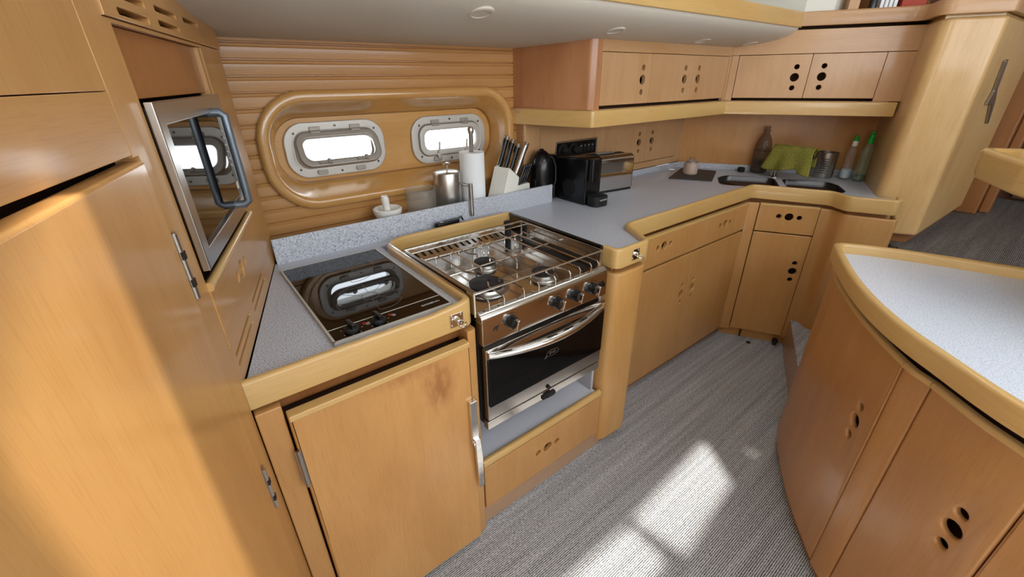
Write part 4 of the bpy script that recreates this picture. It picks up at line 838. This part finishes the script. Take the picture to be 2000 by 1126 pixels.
# black kettle
t = thing('electric_kettle', 'glossy black rounded kettle behind the knife block', 'kettle', (1.358, 1.512, LZ)); F = W[t.name]
bm = NB(); lathe(bm, [(.050, 0), (.054, .005), (.056, .04), (.055, .11), (.050, .155), (.038, .186), (.020, .202), (0, .206)], F, 36); fin(bm, 'body', M_BLACK, t)
bm = NB(); tube(bm, [(.035, -.015, .18), (.052, -.020, .168), (.068, -.025, .13), (.070, -.025, .06), (.058, -.020, .03)], [.007, .008, .008, .008, .006], 10, F); fin(bm, 'handle', M_BLACK, t)
bm = NB(); lathe(bm, [(.012, .202), (.012, .206), (.007, .211), (0, .211)], F, 16); fin(bm, 'lid_knob', M_BLACK, t)
# small black gadget behind the stove edge
t = thing('stove_lighter', 'small black glossy gadget lying on the worktop behind the stove edge', 'gadget', (.80, 1.425, .8755), math.radians(4)); F = W[t.name]
bm = NB(); prism(bm, rrect(-.065, -.016, .045, .014, .012), 0, .030, F); fin(bm, 'body', M_BLACK, t, bev=.006, seg=3)
bm = NB(); tube(bm, [(.04, 0, .026), (.058, -.002, .034), (.066, 0, .018)], .004, 8, F); fin(bm, 'hook', M_BLACK, t)
bm = NB(); prism(bm, rrect(-.045, -.008, -.030, .002, .003), .030, .0306, F); fin(bm, 'label_plate', M_MARK, t)

# ------------------------------------------------------------------ things on the worktop
WZ = .8755
t = thing('capsule_coffee_machine', 'black capsule coffee machine with a brown water tank at its back', 'coffee machine', (1.492, 1.38, WZ)); F = W[t.name]
# local: y back is +
bm = NB(); prism(bm, [(-.075, 0), (.115, 0), (.118, .195), (-.055, .208), (-.075, .20)], -.052, .052, F @ Matrix(((0, 0, 1, 0), (1, 0, 0, 0), (0, 1, 0, 0), (0, 0, 0, 1)))); fin(bm, 'body', M_BLACK, t, bev=.007, seg=3)
bm = NB(); prism(bm, ccw(rrect(-.038, -.100, .022, -.066, .014)), .105, .203, F); fin(bm, 'brew_head', M_BLACK, t, bev=.004)
bm = NB(); prism(bm, ccw(rrect(-.038, -.074, .030, -.060, .006)), .0, .11, F); fin(bm, 'brew_recess', M_MATTE, t, bev=.003)
bm = NB(); prism(bm, ccw(rrect(-.046, -.142, .046, -.070, .028)), 0, .046, F); dt = fin(bm, 'drip_tray', M_MATTE, t, bev=.004)
text('NESPRESSO', .0095, F @ Matrix.Translation((0, -.1425, .030)) @ Matrix.Rotation(math.pi/2, 4, 'X'), 'lettering', M_MARK, dt)
bm = NB(); prism(bm, ccw(rrect(-.066, .116, .046, .160, .014)), .004, .185, F); fin(bm, 'water_tank', M_TANK, t, bev=.003)
bm = NB(); box(bm, (-.05, .118, .183), (.05, .168, .20), F); box(bm, (-.053, -.062, .2005), (-.051, .11, .2035), F); fin(bm, 'tank_lid', M_BLACK, t, bev=.003)
bm = NB(); lathe(bm, [(.040, .0), (.040, .001), (.038, .001)], F @ Matrix.Translation((-.053, .03, .065)) @ Matrix.Rotation(-math.pi/2, 4, 'Y'), 30); fin(bm, 'side_disc', M_MATTE, t)
t = thing('toaster', 'long slot toaster with a mirror chrome side and black ends', 'toaster', (1.745, 1.465, WZ), math.radians(-8)); F = W[t.name]
bm = NB(); Q = F @ Matrix(((0, 0, 1, 0), (1, 0, 0, 0), (0, 1, 0, 0), (0, 0, 0, 1)))
sec = fillet([(-.070, .012), (.070, .012), (.070, .178), (-.070, .178)], {2: .03, 3: .03}, closed=True, n=6); prism(bm, sec, -.12, .135, Q); fin(bm, 'chrome_shell', M_CHROME, t)
sec2 = fillet([(-.075, .0), (.075, .0), (.075, .184), (-.075, .184)], {2: .035, 3: .035}, closed=True, n=6)
bm = NB(); prism(bm, sec2, -.165, -.12, Q); fin(bm, 'end_cap', M_BLACK, t, bev=.012, seg=3)
bm = NB(); prism(bm, sec, .135, .139, Q); fin(bm, 'end_cap', M_MATTE, t, bev=.002)
bm = NB(); box(bm, (-.12, -.069, 0), (.135, .069, .013), F); fin(bm, 'base', M_MATTE, t)
bm = NB(); box(bm, (-.10, -.018, .1775), (.115, .018, .1800), F); fin(bm, 'bread_slot', M_MATTE, t)
bm = NB(); tube(bm, [(-.06, -.012, .183), (.05, -.012, .183), (.05, .012, .183), (-.06, .012, .183)], .0035, 8, F, closed=True); fin(bm, 'bun_rack', M_CHROME, t)
bm = NB(); tube(bm, [(1.44, 1.55, .985), (1.415, 1.535, .985), (1.400, 1.515, .955), (1.405, 1.500, .915), (1.425, 1.492, .8805), (1.445, 1.490, .8800), (1.455, 1.505, .882)], .004, 8); tag(fin(bm, 'power_cord', M_RUBBER), 'black power cord hanging behind the coffee machine', 'cord')
# socket panel
t = thing('socket_panel', 'steel framed panel of black sockets and switches above the coffee machine', 'socket', (1.66, 1.58, 1.078)); F = frame(1.508, 1.580, 0, 1.037)
plate('frame', F, rect(0, 0, .300, .084), [rect(.008, .008, .292, .076)], .006, M_BRUSH, t, .001, off=.0)
plate('insert', F, rect(.006, .006, .294, .078), [], .004, M_BLACK, t, .001, off=.0)
for x in (.045, .120):
    bm = NB(); lathe(bm, [(.030, .004), (.030, .010), (.020, .012), (.019, .035), (.014, .040), (0, .040)], F @ Matrix.Translation((x, .042, 0)), 24); fin(bm, 'plug', M_RUBBER, t)
for k in range(4):
    bm = NB(); box(bm, (.168+.028*k, .022, .004), (.190+.028*k, .060, .008), F); w_ = fin(bm, 'switch', M_MATTE, t, bev=.001)
    bm = NB(); box(bm, (.172+.028*k, .050, .008), (.182+.028*k, .053, .0085), F); fin(bm, 'switch_mark', M_MARK, w_)

bd = plate('chopping_board', Matrix.Translation((0, 0, .8757)), fillet(ccw([(2.232, 1.392), (2.345, 1.190), (2.628, 1.318), (2.566, 1.515)]), .01, True), [], .005, mat('charcoal_board', (62, 56, 54), .6), None, .001)
tag(bd, 'dark flat board lying on the worktop corner beside the left sink bowl', 'board')
t = thing('storage_jar', 'small frosted glass jar with a wire clip lid on the dark board', 'jar', (2.425, 1.375, .881)); F = W[t.name]
bm = NB(); lathe(bm, [(.036, 0), (.040, .004), (.041, .055), (.034, .066), (.032, .072), (.030, .070), (.037, .052), (.037, .006), (0, .004)], F, 28); fin(bm, 'body', mat('frosted_glass', (196, 172, 154), .3, alpha=.82), t)
bm = NB(); lathe(bm, [(.033, .072), (.034, .076), (.030, .084), (.012, .086), (0, .086)], F, 24); fin(bm, 'lid', M_SOAP, t)
bm = NB(); tube(bm, arc3((0, 0, .070), .036, 0, 345, 20, (1, 0, 0), (0, 1, 0)), .0016, 6, F); tube(bm, [(-.036, 0, .07), (-.02, 0, .092), (.02, 0, .092), (.036, 0, .07)], .0015, 6, F); tube(bm, [(.036, 0, .07), (.042, -.005, .055)], .0015, 6, F); fin(bm, 'wire_clip', M_STEEL, t)
t = thing('soda_bottle', 'tall grey plastic bottle a quarter full of dark liquid behind the left sink bowl', 'bottle', (2.800, 1.150, WZ)); F = W[t.name]
bm = NB(); lathe(bm, [(.034, 0), (.044, .006), (.047, .02), (.047, .10), (.046, .135), (.042, .165), (.034, .192), (.023, .214), (.016, .226), (.0155, .234), (.020, .236), (.020, .241), (.0155, .243), (.0155, .262)], F, 32); fin(bm, 'body', M_BROWNGLASS, t)
bm = NB(); lathe(bm, [(0, .008), (.038, .010), (.042, .02), (.042, .072), (0, .072)], F, 28); fin(bm, 'liquid', M_LIQ, t)
bm = NB(); lathe(bm, [(.0470, .128), (.0470, .1305)], F, 32, cap=False); fin(bm, 'fill_line', M_LIQ, t)
bm = NB(); lathe(bm, [(.019, 0), (.020, .002), (.020, .022), (.017, .025), (0, .025)], Matrix.Translation((2.745, 1.225, WZ)), 20); tag(fin(bm, 'bottle_cap', M_RUBBER), 'black bottle cap lying left of the tall grey bottle', 'cap')
# tap with the towel over it
tp = thing('sink_tap', 'stainless steel sink tap mostly hidden under the green cloth', 'tap', (*PS(.14, .38), WZ))
tx, ty = PS(.165, .385); ex, ey = PS(.25, .20)
bm = NB(); lathe(bm, [(.026, 0), (.026, .006), (.020, .010), (.019, .060), (.017, .10), (0, .10)], Matrix.Translation((tx, ty, WZ)), 24); fin(bm, 'base', M_STEEL, tp)
qx, qy = PS(.46, .30)
P_ = [Vector((tx, ty, WZ+.08)), Vector((tx, ty, WZ+.125)), Vector((tx, ty, WZ+.150))]
ax_ = (Vector((*PS(.335, .27), 0))-Vector((tx, ty, 0))).normalized()
P_ = [Vector((tx, ty, WZ+.08)), Vector((tx, ty, WZ+.13)), Vector((tx, ty, WZ+.147))+ax_*.015, Vector((tx, ty, WZ+.150))+ax_*.05, Vector((tx, ty, WZ+.148))+ax_*.15, Vector((tx, ty, WZ+.143))+ax_*.19]
bm = NB(); tube(bm, P_, [.014, .015, .016, .018, .021, .022], 14); fin(bm, 'spout', M_STEEL, tp)
bx = Vector((-ax_.y, ax_.x, 0))
if bx.dot(Vector(nS.to_3d() if hasattr(nS, 'to_3d') else (nS.x, nS.y, 0))) < 0: bx = -bx   # towards the viewer
bm = NB(); NU, NV = 26, 40; g = []
for i in range(NU+1):
    u = i/NU; row = []; c = Vector((tx, ty, WZ+.150))+ax_*(-.030+.215*u); r = .026
    Lf = .098+.010*math.sin(u*7)+(.014 if u > .75 else 0); Lb = .075
    for j in range(NV+1):
        v = j/NV; s = v*(Lf+math.pi*r+Lb)
        if s < Lf: d = Lf-s; off = r+.010*math.sin(u*15+1)*(d/Lf)+.016*(d/Lf); q = c+bx*off+Vector((0, 0, -d)); q += ax_*(-.030*(d/Lf)*(1-u)+.012*(d/Lf)*u)
        elif s < Lf+math.pi*r: a = (s-Lf)/r; q = c+bx*r*math.cos(a)+Vector((0, 0, r*math.sin(a)))
        else: d = s-Lf-math.pi*r; q = c-bx*(r+.008*math.sin(u*12)*d/Lb+.012*d/Lb)+Vector((0, 0, -d))
        q += Vector((0, 0, .003*math.sin(u*22)*math.sin(v*9))); row.append(bm.verts.new(q))
    g.append(row)
for i in range(NU):
    for j in range(NV): bm.faces.new((g[i][j], g[i+1][j], g[i+1][j+1], g[i][j+1]))
tw = fin(bm, 'cloth', M_TOWEL, ang=80); s_ = tw.modifiers.new('s', 'SOLIDIFY'); s_.thickness = .004; s_.offset = 1
tag(tw, 'olive green terry cloth draped over the sink tap', 'cloth')
# perforated utensil pot
t = thing('utensil_pot', 'perforated stainless steel utensil pot behind the right sink bowl', 'pot', (2.935, .855, WZ)); F = W[t.name]
bm = NB(); lathe(bm, [(0, .001), (.052, .001), (.053, .003), (.053, .132), (.0545, .134), (.0545, .137), (.051, .137), (.051, .004), (0, .003)], F, 40); fin(bm, 'body', M_BRUSH, t)
bm = NB()
va = math.atan2(0-.855, 0-2.935)
for r_ in range(7):
    for k in range(-2, 2):
        a = va+(k+.5*(r_ % 2)+.25)*.17; Mh = F @ Matrix.Rotation(a, 4, 'Z') @ Matrix.Translation((.0532, 0, .030+.0125*r_)) @ Matrix.Rotation(math.pi/2, 4, 'Y'); lathe(bm, [(.0034, 0), (.0034, .0003), (0, .0003)], Mh, 10)
fin(bm, 'perforation', M_MATTE, t)
def squeezy(nm, lab, x, y, h, m, liq, lh, capm, neckm, rr=.032):
    t = thing(nm, lab, 'bottle', (x, y, WZ), 0); F = W[t.name] @ Matrix.Scale(.8, 4, (0, 1, 0))
    k = h/.24; P = [(rr*.9, 0), (rr*1.05, .006), (rr*1.08, .04*k), (rr*.98, .075*k), (rr*.84, .105*k), (rr*.92, .135*k), (rr*.90, .155*k), (rr*.62, .177*k), (rr*.42, .186*k), (rr*.42, .192*k)]
    bm = NB(); lathe(bm, P, F, 28); fin(bm, 'body', m, t)
    bm = NB(); lathe(bm, [(0, .003)]+[(r*.93, z+.004) for r, z in P[1:6] if z < lh]+[(rr*.88, lh), (0, lh)], F, 24); fin(bm, 'liquid', liq, t)
    bm = NB(); lathe(bm, [(rr*.52, .184*k), (rr*.52, .208*k), (rr*.36, .214*k), (0, .214*k)], F, 18); fin(bm, 'collar', neckm, t)
    bm = NB(); lathe(bm, [(rr*.46, .206*k), (rr*.44, .224*k), (rr*.26, .228*k), (rr*.26, .240*k), (0, .242*k)], F, 16); fin(bm, 'nozzle', capm, t)
    bm = NB(); lathe(bm, [(rr*1.025, .045*k), (rr*.99, .075*k)], F, 28, cap=False); return t
squeezy('dish_soap_bottle', 'nearly empty soap bottle with a white collar and pale blue liquid', 2.965, .752, .232, M_SOAP, M_BLUELIQ, .055, M_GREEN, M_WHITE)
squeezy('dish_soap_bottle', 'taller green capped soap bottle beside the column', 2.962, .686, .258, M_GREENPET, M_GREENLIQ, .030, M_GREEN, M_GREEN, .034)
